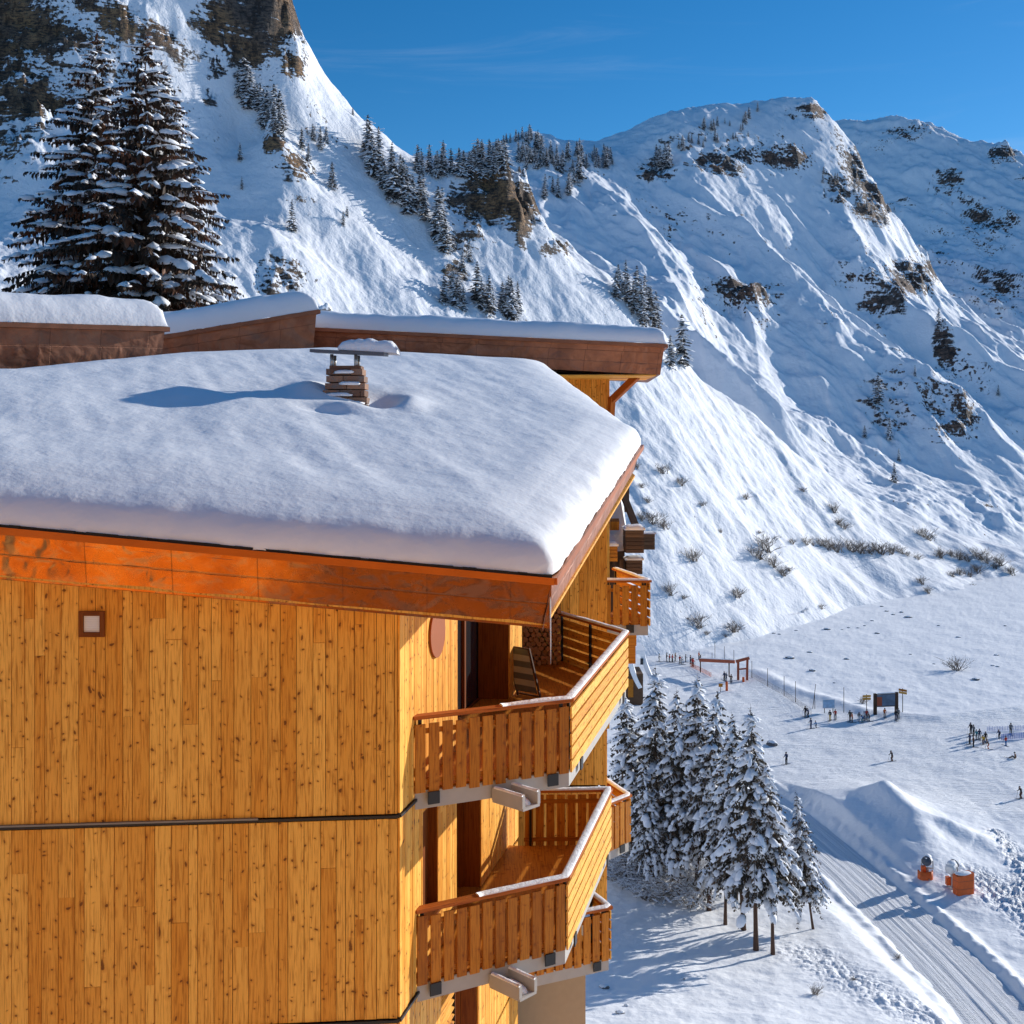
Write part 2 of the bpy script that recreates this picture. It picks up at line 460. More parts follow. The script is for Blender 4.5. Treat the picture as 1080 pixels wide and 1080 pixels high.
def mk_needles(name, c0, c1, c2):
    t = NT(name); co = t.coord(); tt = t.attr('tint')
    c = t.mix(tt, c0, c1)
    c = t.mix(t.ss(t.noise(co, 0.9, 3), 0.5, 0.7), c, c2)
    m = t.set(Base_Color=c, Roughness=0.7)
    return m
M['needles_red'] = mk_needles('reddish_spruce_needles', (0.016, 0.011, 0.007), (0.075, 0.034, 0.012), (0.17, 0.055, 0.016))  # red-brown needles of the big spruces, tone varied at random
M['needles'] = mk_needles('spruce_needles', (0.030, 0.026, 0.017), (0.090, 0.062, 0.034), (0.12, 0.064, 0.032))
M['needles_far'] = mk_needles('far_conifer_needles', (0.036, 0.038, 0.040), (0.095, 0.085, 0.074), (0.10, 0.076, 0.056))
M['twig'] = mk_needles('bare_twigs', (0.10, 0.075, 0.055), (0.22, 0.17, 0.13), (0.14, 0.10, 0.07))
M['boulder'] = plain('grey_boulder', (0.13, 0.12, 0.12), 0.9, 0, 0.4, 3)
M['log'] = mk_wood('cut_log', (0.30, 0.13, 0.05), (0.60, 0.32, 0.14), 0.0, 0.8)
# ------------------------------------------------------------------ terrain
class TPS:
    def __init__(self, pts, S=100.0, lam=1e-4):
        p = np.array([(a[0], a[1]) for a in pts]) / S; z = np.array([a[2] for a in pts])
        n = len(p); self.p = p; self.S = S
        K = self.k(np.hypot(p[:, None, 0] - p[None, :, 0], p[:, None, 1] - p[None, :, 1])) + lam * np.eye(n)
        A = np.zeros((n + 3, n + 3)); A[:n, :n] = K
        A[:n, n] = 1; A[:n, n + 1:] = p; A[n, :n] = 1; A[n + 1:, :n] = p.T
        self.w = np.linalg.solve(A, np.concatenate([z, np.zeros(3)]))
    @staticmethod
    def k(r):
        return np.where(r > 0, r * r * np.log(np.maximum(r, 1e-9)), 0)
    def __call__(self, x, y):
        x = np.asarray(x, float) / self.S; y = np.asarray(y, float) / self.S
        n = len(self.p)
        o = self.w[n] + self.w[n + 1] * x + self.w[n + 2] * y
        for i in range(n):
            o = o + self.w[i] * self.k(np.hypot(x - self.p[i, 0], y - self.p[i, 1]))
        return o

LAKE = -48.0
def pdist(x, y, poly):
    """distance to a polyline and the arc position of the nearest point"""
    best = np.full(np.shape(x), 1e9); arc = np.zeros(np.shape(x)); side = np.zeros(np.shape(x)); acc = 0
    for (ax, ay), (bx, by) in zip(poly[:-1], poly[1:]):
        dx, dy = bx - ax, by - ay; L2 = dx * dx + dy * dy; L = math.sqrt(L2)
        t = np.clip(((x - ax) * dx + (y - ay) * dy) / L2, 0, 1)
        d = np.hypot(x - ax - t * dx, y - ay - t * dy)
        s = np.sign(dx * (y - ay) - dy * (x - ax))
        m = d < best
        best = np.where(m, d, best); arc = np.where(m, acc + t * L, arc); side = np.where(m, s, side); acc += L
    return best, arc, side

ROAD = [(42.5, 40), (41.2, 75), (40.0, 93), (39.9, 100), (39.2, 108), (38.2, 117), (37.0, 127), (34.6, 143), (30, 162), (22, 190)]
ROAD_END = 150
ROAD_HW = 3.6
RIDGES = [   # piled snow beside the snow cannons: polyline (x, y, height), width
    ([(34, 152, 0.7), (38.8, 147, 1.5), (42.2, 141.5, 2.0), (44.0, 134.5, 2.1), (45.2, 128, 1.4), (46.2, 121, 0.3)], 2.9),
    ([(42, 148, 1.2), (46.6, 143, 4.7), (47.9, 136, 3.6), (47.2, 130, 2.4), (46.4, 122, .5)], 3.0),
    ([(47.8, 136, 3.2), (51.2, 134.4, 2.9), (54.3, 132.6, 1.5), (57, 129.5, 0.3)], 2.5),
    ([(47, 143.5, 3.0), (53, 144, 1.6), (60, 144, .4)], 8.0),
]
def ground_z(x, y, fine=True):
    x = np.asarray(x, float); y = np.asarray(y, float)
    r = np.hypot(x + 8, y - 2)
    bank = np.interp(r, [0, 15, 24, 34, 48, 62, 76, 92, 110, 130, 150], [-14, -14, -16.5, -22, -29.5, -36.5, -41.4, -44.2, -46.2, -47.4, -48])
    ramp = sstep(-40, 5, x) * sstep(-25, 20, y)
    bank = -14 + (bank + 14) * ramp
    d, arc, side = pdist(x, y, ROAD)
    left = np.where(side > 0, d, -d)                    # positive on the chalet side
    w = sstep(ROAD_HW - 0.3, ROAD_HW + 4.5, left)
    z = LAKE + (bank - LAKE) * w
    z = z + 0.55 * np.exp(-((left + ROAD_HW + 0.7) / 0.75) ** 2) * (1 + 0.35 * perlin(x * .9, y * .9, 5)) * sstep(60, 75, y) * sstep(190, 150, y)
    z = z + 0.35 * np.exp(-((left - ROAD_HW - 0.5) / 0.7) ** 2) * (1 + 0.5 * perlin(x * .7, y * .7, 8)) * sstep(60, 75, y) * sstep(190, 150, y)
    h = np.zeros(np.shape(x))
    for poly, wd in RIDGES:
        dd, ar, _ = pdist(x, y, [(a, b) for a, b, c in poly])
        L = np.cumsum([0] + [math.dist(poly[i][:2], poly[i + 1][:2]) for i in range(len(poly) - 1)])
        hh = np.interp(ar, L, [c for a, b, c in poly])
        k = hh * np.exp(.7 - np.sqrt((dd / wd) ** 2 + .49)) * np.exp(-(dd / (wd * 3.0)) ** 4)
        h = np.log(np.exp(h * 2.2) + np.exp(k * 2.2) - 1) / 2.2
    off = sstep(ROAD_HW + 0.4, ROAD_HW + 2.5, -left)
    z = z + h * np.where(left < 0, off, 0)
    # drifted lake edge and a low berm along the lift queue
    z = z + 0.6 * np.exp(-(pdist(x, y, [(50, 232), (53, 215), (62, 197), (72, 193), (98, 203), (140, 240)])[0] / 2.2) ** 2)
    if fine:
        on_road = np.exp(-(d / (ROAD_HW * 0.95)) ** 8)
        g = 0.14 * fbm(x / 7, y / 7, 4, 3) + 0.05 * fbm(x / 1.6, y / 1.6, 3, 9)
        g = g + 0.5 * fbm(x / 30, y / 30, 3, 4) * sstep(5, 30, left) * sstep(150, 90, y)
        ch = chop_mask(x, y)
        g = g + ch * (0.55 * np.abs(perlin(x / 1.1, y / 1.1, 21)) + 0.3 * np.abs(perlin(x / .5, y / .5, 22)))
        z = z + g * (1 - on_road)
    return z

def chop_mask(x, y):
    a = np.exp(-(pdist(x, y, [(50, 122), (53, 113), (52, 104), (56, 97), (60, 100)])[0] / 3.0) ** 2)
    b = 0.9 * np.exp(-(pdist(x, y, [(58, 136), (56, 124), (53.5, 119)])[0] / 1.3) ** 2)
    c = 0.5 * np.exp(-(pdist(x, y, [(26, 100), (29, 92), (33, 84)])[0] / 2.6) ** 2)
    return np.clip(a + b + c, 0, 1)

def piste_mask(x, y):
    # the groomed run: everything on the near side of the lake shore line
    d, arc, side = pdist(x, y, [(40, 262), (48, 236), (51, 218), (62, 198), (72, 194), (98, 204), (150, 244), (220, 300)])
    near = sstep(-2, 3, np.where(side < 0, d, -d))
    far = sstep(139, 150, y + 0.25 * (x - 45)) 
    return near * np.clip(far, 0, 1) * sstep(10, 22, x)

def build_ground():
    dense = np.arctan((np.linspace(560, 1230, 760) - 540) / F)
    mid = np.arctan((np.linspace(-60, 552, 90) - 540) / F)
    coarse = np.linspace(math.atan(700 / F) + .03, 2 * math.pi + math.atan(-610 / F) - .03, 90)
    th = np.concatenate([mid, dense, coarse])
    yr = np.concatenate([np.geomspace(2, 62, 34), 57600 / (np.linspace(1130, 590, 620) - 460.0) * 0 + np.interp(np.linspace(0, 1, 620), np.linspace(0, 1, 620), 46 * F / (np.linspace(1330, 590, 620) - 460.0)), np.geomspace(440, 14000, 36)])
    yr = np.sort(yr)
    T, Rr = np.meshgrid(th, yr)
    sc = np.where(np.cos(T) > 0.8, 1 / np.maximum(np.cos(T), 0.8), 1.0)
    X = np.sin(T) * Rr * sc; Y = np.cos(T) * Rr * sc
    Z = ground_z(X, Y)
    V = np.stack([X, Y, Z], -1)
    # order columns so that the sheet closes around the viewer
    V = V[:, np.argsort(th), :]
    Xs, Ys = V[..., 0], V[..., 1]
    o = np_grid('ground', V, M['ground'], {'chop': chop_mask(Xs, Ys), 'piste': piste_mask(Xs, Ys)}, closed=True, flip=True)
    link(o); tag(o, 'snow covered valley floor with groomed piste and frozen lake below the chalet', kind='structure')
    return o

def build_road():
    pts = np.array(ROAD); seg = np.r_[0, np.cumsum(np.hypot(*np.diff(pts, axis=0).T))]
    s = np.linspace(0, 116, 420)
    # smooth the centre line
    cx = np.interp(s, seg, pts[:, 0]); cy = np.interp(s, seg, pts[:, 1])
    k = np.ones(41) / 41
    cx = np.convolve(np.pad(cx, 20, 'edge'), k, 'valid'); cy = np.convolve(np.pad(cy, 20, 'edge'), k, 'valid')
    tx, ty = np.gradient(cx), np.gradient(cy); L = np.hypot(tx, ty); nx, ny = ty / L, -tx / L
    u = np.linspace(-3.7, 3.7, 60)
    X = cx[:, None] + nx[:, None] * u; Y = cy[:, None] + ny[:, None] * u
    S = np.repeat(s[:, None], 60, 1); U = np.repeat(u[None], 420, 0)
    Z = ground_z(X, Y, False) * 0 + LAKE + 0.10 + 0.05 * fbm(U * 2.2, S * 0.03, 3, 77) - 0.16 * sstep(3.2, 3.7, np.abs(U))
    for c0 in (-1.15, 0.55, 1.5):
        Z -= 0.045 * np.exp(-((U - c0 - 0.25 * np.sin(S / 17 + c0)) / 0.16) ** 2)
    o = np_grid('road', np.stack([X, Y, Z], -1), M['road'], flip=True)
    uvl = o.data.uv_layers.new(name='UVMap')
    li = np.empty(len(o.data.loops), np.int32); o.data.loops.foreach_get('vertex_index', li)
    uvl.data.foreach_set('uv', np.stack([U.ravel()[li], S.ravel()[li]], -1).astype(np.float32).ravel())
    link(o); tag(o, 'groomed grey snow track running down past the spruces', kind='structure')

def from_px(lst):
    return [tuple(P(*a)) for a in lst]

def behind(crest, dd, dz):
    out = []
    for px, py, d in crest:
        p = P(px, py, d); q = p * ((d + dd) / d)
        out.append((q.x, q.y, p.z - dz))
    return out

# --- left mountain
A_crest = [(-220, -330, 300), (-40, -260, 310), (100, -170, 316), (200, -90, 322), (262, -40, 328), (300, 0, 332), (316, 60, 336), (338, 92, 338), (370, 122, 342), (400, 143, 346),
           (430, 166, 350), (470, 180, 354), (520, 186, 360), (553, 200, 364), (575, 240, 368), (604, 262, 370), (645, 288, 374), (690, 340, 380), (722, 380, 384),
           (800, 447, 398), (880, 505, 412), (960, 545, 426), (1080, 578, 450), (1200, 585, 475)]
A_mid = [(640, 700, 240), (690, 694, 248), (760, 682, 261), (830, 662, 285), (900, 643, 316), (1000, 625, 350), (1080, 608, 392), (1200, 600, 430),
         (600, 620, 246), (560, 560, 250), (700, 610, 264), (700, 520, 292), (760, 520, 318), (820, 570, 322), (900, 590, 352), (980, 590, 382),
         (640, 480, 292), (640, 400, 322), (560, 420, 292), (600, 340, 333), (540, 330, 318), (480, 340, 296), (470, 270, 318),
         (400, 320, 284), (330, 330, 264), (250, 320, 250), (420, 240, 314), (330, 240, 292), (250, 240, 284), (290, 235, 274), (330, 160, 316), (250, 150, 314), (292, 150, 304), (215, 200, 288),
         (200, 300, 246), (120, 300, 234), (20, 320, 216), (150, 200, 268), (60, 230, 246), (-40, 200, 244), (60, 120, 276), (160, 80, 300), (0, 20, 294), (230, 60, 316), (-150, 100, 268), (-150, 330, 200),
         (300, 500, 222), (0, 500, 190)]
zA0 = TPS(from_px(A_crest + A_mid) + behind(A_crest, 60, 35), lam=2e-3)
def A_rock(x, y, z):
    px = 540 + F * x / y; py = HZ - F * z / y
    def spot(cx, cy, rx, ry, a=1.0, tilt=0.0):
        dx, dy = px - cx, py - cy
        c, s = math.cos(tilt), math.sin(tilt)
        return a * np.exp(-((((dx * c + dy * s) / rx) ** 2 + ((-dx * s + dy * c) / ry) ** 2) ** 1.5))
    m = np.zeros(np.shape(x))
    for sp in [(8, 108, 62, 58, 1.0), (-80, 60, 130, 120, 1.0), (40, 40, 60, 26, .8, .5), (130, 22, 70, 16, .85, .45), (172, 36, 18, 9, .9, .5), (238, 18, 30, 34, .95, .9), (284, 20, 34, 52, 1.15, .3), (308, 66, 18, 16, .9, .8), (190, -60, 150, 46, .9),
               (70, 95, 40, 24, .55, .6), (524, 212, 46, 32, 1.0, 0.12), (548, 218, 14, 40, 1.1), (588, 262, 22, 8, .4), (290, 285, 26, 24, 0.6), (288, 152, 13, 9, 0.75), (228, 74, 10, 8, .5), (222, 108, 8, 5, .5), (480, 292, 16, 18, .5), (312, 178, 20, 14, .5), (500, 250, 30, 20, .4),
               (345, 330, 10, 5, .4)]:
        m = np.maximum(m, spot(*sp))
    return m
def zA(x, y, fine=True):
    z = zA0(x, y)
    c = (x + y) * 0.7071; f = (x - y) * 0.7071              # along the contour / down the fall line
    steep = sstep(-46, -20, z)
    g = 2.9 * (ridged(c / 50 + .45 * perlin(f / 60, c / 60, 2), f / 150, 3, 11) - 0.9) + 0.55 * fbm(c / 20 + 1.3 * perlin(x / 36, y / 36, 91), f / 50, 3, 12)
    g = g + 0.8 * fbm(x / 16, y / 16, 3, 94) + 5.0 * fbm(x / 70, y / 70, 2, 18) * sstep(0, 60, z)
    if fine:
        g = g + 0.30 * fbm(c / 7.0 + 1.2 * perlin(x / 17, y / 17, 92), f / 18, 4, 14, 0.5) + 0.22 * fbm(x / 2.6, y / 2.6, 3, 15) + 0.9 * np.maximum(perlin(x / 5.5, y / 5.5, 16) - 0.35, 0) + 0.5 * np.maximum(perlin(x / 3.1, y / 3.1, 66) - 0.4, 0)
    z1 = z + g * steep + 1.6 * fbm(x / 21, y / 21, 3, 93) * sstep(-90, -46, z)
    rk = A_rock(x, y, z)
    if fine:
        z1 = z1 + rk * (8.0 * (ridged(x / 30, y / 20, 5, 41) - 0.8) + 3.4 * fbm(x / 7, y / 7, 4, 42) + 2.2 * ridged(x / 5, y / 5, 3, 45) - 2)
        st = 4.5                                           # strata: flat ledges and short drops
        q = (z1 + .12 * x) / st + 0.8 * perlin(x / 26, y / 26, 43); fr = q - np.floor(q)
        z1 = z1 + np.clip(rk * 1.2 - .2, 0, 1) * st * (sstep(0.45, 0.95, fr) - fr) * 0.45 * sstep(-.3, .4, perlin(x / 15, y / 15, 44))
    # the two old paths that cross the slope
    d1 = pdist(x, y, [(48, 272), (66, 288), (84, 303), (97, 318), (118, 335)])[0]
    z1 = z1 + np.where(steep > 0, -0.8 * np.exp(-(d1 / 1.2) ** 2), 0)
    return z1

# --- middle mountain
B_crest = [(380, 190, 760), (440, 172, 770), (500, 160, 782), (560, 143, 792), (600, 147, 798), (640, 149, 802), (690, 131, 812), (740, 119, 822), (800, 112, 838), (855, 107, 850), (872, 122, 846), (895, 152, 838),
           (915, 195, 826), (938, 238, 812), (960, 270, 798), (985, 300, 784), (1030, 332, 764), (1080, 364, 742), (1160, 410, 710), (1260, 460, 680)]
B_mid = [(560, 260, 640), (480, 260, 630), (640, 210, 712), (720, 190, 748), (800, 200, 760), (855, 190, 782), (880, 240, 756), (640, 290, 604), (720, 280, 640), (800, 290, 642), (870, 310, 676), (930, 330, 690),
         (700, 360, 545), (780, 370, 558), (850, 390, 575), (920, 390, 600), (980, 390, 630), (1040, 420, 640), (1080, 450, 625), (760, 430, 490), (830, 460, 492), (900, 470, 510), (960, 480, 535), (1030, 490, 560), (1080, 510, 560), (1180, 540, 580),
         (640, 350, 530), (640, 420, 468), (720, 450, 452), (800, 510, 440), (880, 545, 440), (960, 575, 450), (1080, 605, 470), (1200, 612, 500), (500, 330, 540), (400, 350, 520)]
_near = lambda L: [(px, py, d * (1 - .10 * min(max(870 - px, 0), 420) / 400)) for px, py, d in L]
B_crest = _near(B_crest); B_mid = _near(B_mid)
zB0 = TPS(from_px(B_crest + B_mid) + behind(B_crest, 150, 50), lam=2e-3)
def B_rock(x, y, z):
    px = 540 + F * x / y; py = HZ - F * z / y
    m = np.zeros(np.shape(x))
    for cx, cy, rx, ry, a in [(828, 167, 26, 12, .95), (748, 178, 34, 12, .7), (785, 300, 40, 11, .95), (800, 312, 36, 9, .6), (962, 292, 24, 18, .95), (928, 215, 26, 22, .95), (880, 205, 22, 20, .55), (850, 118, 26, 12, .6),
                              (690, 180, 26, 14, .55), (600, 180, 40, 26, .45), (560, 165, 40, 12, .5), (720, 150, 30, 14, .45), (770, 165, 40, 14, .4), (900, 290, 30, 20, .4), (930, 320, 26, 26, .45), (995, 368, 12, 20, .75),
                              (935, 420, 34, 60, .42), (1000, 440, 30, 40, .4), (880, 340, 24, 20, .35), (710, 235, 24, 22, .35), (640, 232, 20, 16, .3), (1020, 440, 18, 14, .6), (905, 180, 20, 22, .6), (965, 520, 50, 30, .3), (1040, 540, 60, 30, .3)]:
        m = np.maximum(m, a * np.exp(-(((px - cx) / rx) ** 2 + ((py - cy) / ry) ** 2) ** 1.5))
    return m
def zB(x, y, fine=True):
    z = zB0(x, y)
    c = x * 0.80 + y * 0.60; f = x * 0.60 - y * 0.80
    am = sstep(-40, 10, z)
    g = 19 * (ridged(c / 130 + .3 * perlin(f / 160, c / 160, 3), f / 330, 3, 51, .5) - 0.9) + 5 * (ridged(c / 46 + .5 * perlin(f / 70, c / 70, 58), f / 100, 3, 52, .55) - .9) + 3 * fbm(x / 60, y / 60, 3, 59)
    crest = sstep(110, 185, z)
    g = g * (1 - 0.66 * crest)
    if fine:
        g = g + 1.0 * (ridged(c / 19 + perlin(x / 40, y / 40, 57), f / 34, 4, 54, .55) - .9) + 0.6 * fbm(x / 8, y / 8, 4, 55, .55)
        g = g + 2.0 * np.maximum(perlin(x / 11, y / 11, 56) - .38, 0)
    rk = B_rock(x, y, z)
    z1 = z + g * am
    if fine:
        z1 = z1 + rk * (10 * (ridged(x / 44, y / 34, 5, 61) - .8) + 5 * fbm(x / 12, y / 12, 4, 62))
        st = 9.0; q = z1 / st + .4 * perlin(x / 50, y / 50, 63); fr = q - np.floor(q)
        z1 = z1 + np.clip(rk * 1.3 - .2, 0, 1) * st * (sstep(.45, .95, fr) - fr) * .45 * sstep(-.3, .4, perlin(x / 24, y / 24, 64))
    return z1

# --- right mountain, farthest
C_crest = [(760, 150, 1500), (820, 145, 1480), (870, 140, 1450), (900, 133, 1430), (930, 131, 1410), (962, 129, 1390), (990, 138, 1370), (1020, 152, 1350), (1050, 156, 1330), (1080, 172, 1310), (1140, 190, 1290), (1240, 230, 1260)]
C_mid = [(800, 260, 1250), (880, 230, 1230), (950, 220, 1200), (1020, 240, 1150), (1080, 260, 1120), (1200, 300, 1080), (960, 320, 1020), (1030, 330, 980), (1080, 350, 950), (1080, 430, 840), (1200, 400, 900), (980, 400, 880), (880, 330, 1050)]
zC0 = TPS(from_px(C_crest + C_mid) + behind(C_crest, 200, 80), lam=2e-3)
def C_rock(x, y, z):
    px = 540 + F * x / y; py = HZ - F * z / y
    m = np.zeros(np.shape(x))
    for cx, cy, rx, ry, a in [(960, 138, 30, 9, .6), (1060, 163, 16, 10, .8), (1005, 190, 24, 20, .45), (950, 215, 20, 10, .5), (1040, 240, 30, 30, .45), (970, 270, 40, 20, .35), (1060, 310, 30, 30, .4)]:
        m = np.maximum(m, a * np.exp(-(((px - cx) / rx) ** 2 + ((py - cy) / ry) ** 2) ** 1.5))
    return m
def zC(x, y, fine=True):
    z = zC0(x, y)
    c = x * 0.75 + y * 0.66; f = x * 0.66 - y * 0.75
    g = 17 * (ridged(c / 150 + .3 * perlin(f / 200, c / 200, 5), f / 420, 3, 71, .5) - .9) * (1 - .5 * sstep(250, 330, z)) + 6 * fbm(c / 45, f / 120, 3, 72)
    if fine:
        g = g + 5 * (ridged(c / 40, f / 80, 4, 76, .55) - .9) + 1.6 * (ridged(c / 16, f / 34, 4, 74, .5) - .9) + 0.8 * fbm(x / 8, y / 8, 3, 75)
    rk = C_rock(x, y, z)
    z1 = z + g
    if fine:
        z1 = z1 + rk * (11 * (ridged(x / 50, y / 50, 4, 81) - .8) + 5 * fbm(x / 14, y / 14, 4, 82))
    return z1

def mountain(name, zf, rf, px0, px1, n, d0, d1, m, mat, label):
    px = np.linspace(px0, px1, n); yy = np.geomspace(d0, d1, m)
    Y, PX = np.meshgrid(yy, px, indexing='ij')
    X = (PX - 540) / F * Y
    Z = zf(X, Y)
    o = np_grid(name, np.stack([X, Y, Z], -1), mat, {'rock': rf(X, Y, Z)})
    link(o); tag(o, label, kind='structure')
    return o

def hit(px, py, zf, d0, d1, n=900):
    """first point of a surface seen along a line of sight; used once to settle where trees stand"""
    d = np.linspace(d0, d1, n)
    x = (px - 540) / F * d; zr = (HZ - py) / F * d
    s = zf(x, d, False) - zr
    k = np.argmax(s > 0)
    if s[k] <= 0: return None
    dd = d[k]
    return Vector(((px - 540) / F * dd, dd, float(zf(np.array([(px - 540) / F * dd]), np.array([dd]), True)[0])))

build_ground(); build_road()
mountain('mountain', zA, A_rock, -180, 1180, 900, 180, 560, 640, M['mountA'], 'steep snowy mountainside with brown cliffs rising behind the chalet')
mountain('mountain', zB, B_rock, 400, 1180, 700, 385, 1080, 620, M['mountB'], 'shaded snowy ridge with rock outcrops above the frozen lake')
mountain('mountain', zC, C_rock, 760, 1180, 360, 780, 1560, 420, M['mountB'], 'farthest jagged snowy ridge at the edge of the valley')
# ------------------------------------------------------------------ the chalet
def board_wall(mb, back, p0, p1, z0, z1, wmin=0.12, wmax=0.21, th=0.028, gap=0.007, seed=1, zsplit=True):
    """vertical boards from plan point p0 to p1 (outside is on the right hand of p0->p1); z0, z1 callables of (x, y)"""
    r_ = random.Random(seed)
    p0 = Vector((p0[0], p0[1], 0)); p1 = Vector((p1[0], p1[1], 0))
    L = (p1 - p0).length; t = (p1 - p0) / L; n = Vector((t.y, -t.x, 0))
    f0 = z0 if callable(z0) else (lambda x, y: z0)
    f1 = z1 if callable(z1) else (lambda x, y: z1)
    s = 0.0
    while s < L - 0.01:
        wd = r_.choice([wmin, (wmin + wmax) / 2, wmax, wmax]) * r_.uniform(0.95, 1.05)
        e = min(s + wd, L)
        a, b = s + gap / 2, e - gap / 2
        if b - a > 0.015:
            pm = p0 + t * ((a + b) / 2)
            lo, hi = f0(pm.x, pm.y), f1(pm.x, pm.y)
            cuts = [lo]
            if zsplit and hi - lo > 1.6 and r_.random() < 0.45:
                cuts.append(r_.uniform(lo + 0.5, hi - 0.4))
            cuts.append(hi)
            for c0, c1 in zip(cuts[:-1], cuts[1:]):
                tt = r_.random()
                q = th + r_.uniform(-0.004, 0.004)
                mb.box(pm + n * (q / 2) + Vector((0, 0, (c0 + c1) / 2)), t * ((b - a) / 2), n * (q / 2), Vector((0, 0, (c1 - c0) / 2 - 0.0015)), 0, tt)
        s = e
    # dark underlay a little behind the boards
    q0, q1 = p0 - n * 0.004, p1 - n * 0.004
    back.add([(q0.x, q0.y, f0(q0.x, q0.y)), (q1.x, q1.y, f0(q1.x, q1.y)), (q1.x, q1.y, f1(q1.x, q1.y)), (q0.x, q0.y, f1(q0.x, q0.y))], [(0, 1, 2, 3)])

def snow_bar(mb, pts, w, h, seed=0, step=0.12, taper=True):
    """a lumpy cushion of snow lying along a polyline (points on its under side)"""
    pts = [Vector(p) for p in pts]
    seg = [0]
    for a, b in zip(pts[:-1], pts[1:]): seg.append(seg[-1] + (b - a).length)
    n = max(4, int(seg[-1] / step)); K = 9
    vs = []; fs = []
    def at(s):
        for i in range(len(pts) - 1):
            if s <= seg[i + 1] + 1e-6:
                t = (s - seg[i]) / max(seg[i + 1] - seg[i], 1e-6)
                return pts[i].lerp(pts[i + 1], t)
        return pts[-1]
    for i in range(n + 1):
        s = seg[-1] * i / n
        c = at(s); d = at(min(s + 0.1, seg[-1])) - at(max(s - 0.1, 0)); d.z = 0; d.normalize()
        side = Vector((d.y, -d.x, 0))
        nz = 1 + 0.28 * float(perlin(s * 2.3 + seed * 7.1, seed * 3.3, 5)) + 0.16 * float(perlin(s * 7.3, seed * 1.7, 6))
        e = min(1, (min(s, seg[-1] - s) + 0.02) / (h * 0.9)) if taper else 1
        e = math.sqrt(max(0.05, 1 - (1 - e) ** 2))
        for k in range(K):
            an = math.pi * k / (K - 1)
            x = math.copysign(abs(math.cos(an)) ** 0.6, math.cos(an)) * w / 2 * (0.93 + 0.07 * nz)
            vs.append(c + side * x + Vector((0, 0, math.sin(an) ** 0.75 * h * nz * e)))
    for i in range(n):
        for k in range(K - 1):
            fs.append((i * K + k, i * K + k + 1, (i + 1) * K + k + 1, (i + 1) * K + k))
    fs.append(tuple(range(K))); fs.append(tuple(n * K + k for k in range(K - 1, -1, -1)))
    mb.add(vs, fs)

chalet = empty('chalet', (-1.5, 15, -14), 0, 'tall timber clad chalet with copper eaves, deep roof snow and slatted balconies', 'building')

# plan: front wall, then the side wall with its recesses
C0 = (-1.51, 15.0)
def SW(t, out=0.0):      # a point t metres along the side wall, pushed outwards
    return (-1.51 + 0.231 * t + 0.973 * out, 15.0 + 0.973 * t - 0.231 * out)
def FWp(x): return (x, 15.0 + (x + 1.51) * 0.0915)
roof_z = lambda x, y: -1.76 + 0.219 * (y - 14.4) - 0.1148 * (x - 0.44)
under = lambda x, y: roof_z(x, y) - 0.62
FL_ = [under, -5.0, -7.69, -10.38, -13.0]

def storey(i):
    top = (lambda x, y: under(x, y)) if i == 0 else (FL_[i] - 0.035)
    return FL_[i + 1] + 0.03, top

wall = MB(); back = MB()
side_plan = [dict(o=2.77, s0=6.23, s1=7.25), dict(o=2.72, s0=4.2, s1=6.95), dict(o=2.72, s0=4.0, s1=6.9), dict(o=2.72, s0=4.0, s1=6.9)]
pan = MB()
for i in range(4):
    z0, z1 = storey(i); sp = side_plan[i]
    board_wall(wall, back, FWp(-9.5), C0, z0, z1, seed=10 + i)
    if i == 1:      # the side wall with a tall shuttered window
        board_wall(wall, back, C0, SW(1.0), z0, z1, .09, .12, seed=21)
        board_wall(wall, back, SW(1.0), SW(1.72), z0, z0 + 0.75, .09, .12, seed=22)
        board_wall(wall, back, SW(1.0), SW(1.72), z1 - 0.25, z1, .09, .12, seed=23)
        board_wall(wall, back, SW(1.72), SW(sp['o']), z0, z1, .09, .12, seed=24)
    elif i == 2:
        board_wall(wall, back, C0, SW(1.9), z0, z1, .09, .12, seed=25)
        board_wall(wall, back, SW(1.9), SW(sp['o']), z0, z0 + 0.8, .09, .12, seed=26)
    else:
        board_wall(wall, back, C0, SW(sp['o']), z0, z1, .09, .12, seed=30 + i)
    # recess: return, inner wall, and the outward step that faces the viewer
    a = SW(sp['o']); b = SW(sp['o'], -0.55); c = SW(sp['s0'], -0.55); d = SW(sp['s0']); e = SW(sp['s1'])
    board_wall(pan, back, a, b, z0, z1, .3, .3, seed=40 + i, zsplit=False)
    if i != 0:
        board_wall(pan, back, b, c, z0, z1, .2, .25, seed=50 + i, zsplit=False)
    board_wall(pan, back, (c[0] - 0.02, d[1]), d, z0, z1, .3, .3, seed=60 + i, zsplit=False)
    board_wall(wall, back, d, e, z0, z1, .09, .12, seed=70 + i)
    # recess behind it and the rear wall that faces the viewer again
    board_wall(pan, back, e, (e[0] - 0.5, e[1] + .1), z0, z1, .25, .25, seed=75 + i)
    if i == 3: continue
    board_wall(wall, back, (e[0] - 0.5, 25.0), (2.06, 25.0), z0, z1, .14, .2, seed=80 + i)
    board_wall(wall, back, (2.06, 25.0), (2.25, 29.0), z0, z1, .14, .2, seed=85 + i)
wall.build('wall', M['wood'], chalet)
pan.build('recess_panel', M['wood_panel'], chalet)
back.build('underlay', M['dark_gap'], chalet)
# inner core so that no light passes through the storeys
core = MB()
core.prism([FWp(-9.4), (-1.75, 15.06), (-1.4, 17.3), (-1.3, 20), (-.75, 22.0), (-.9, 25.1), (1.9, 25.1), (2.1, 29), (1.2, 30), (-5, 28), (-9.4, 22)], -10.44, lambda x, y: under(x, y) - .05)
core.build('core', M['dark_gap'], chalet)

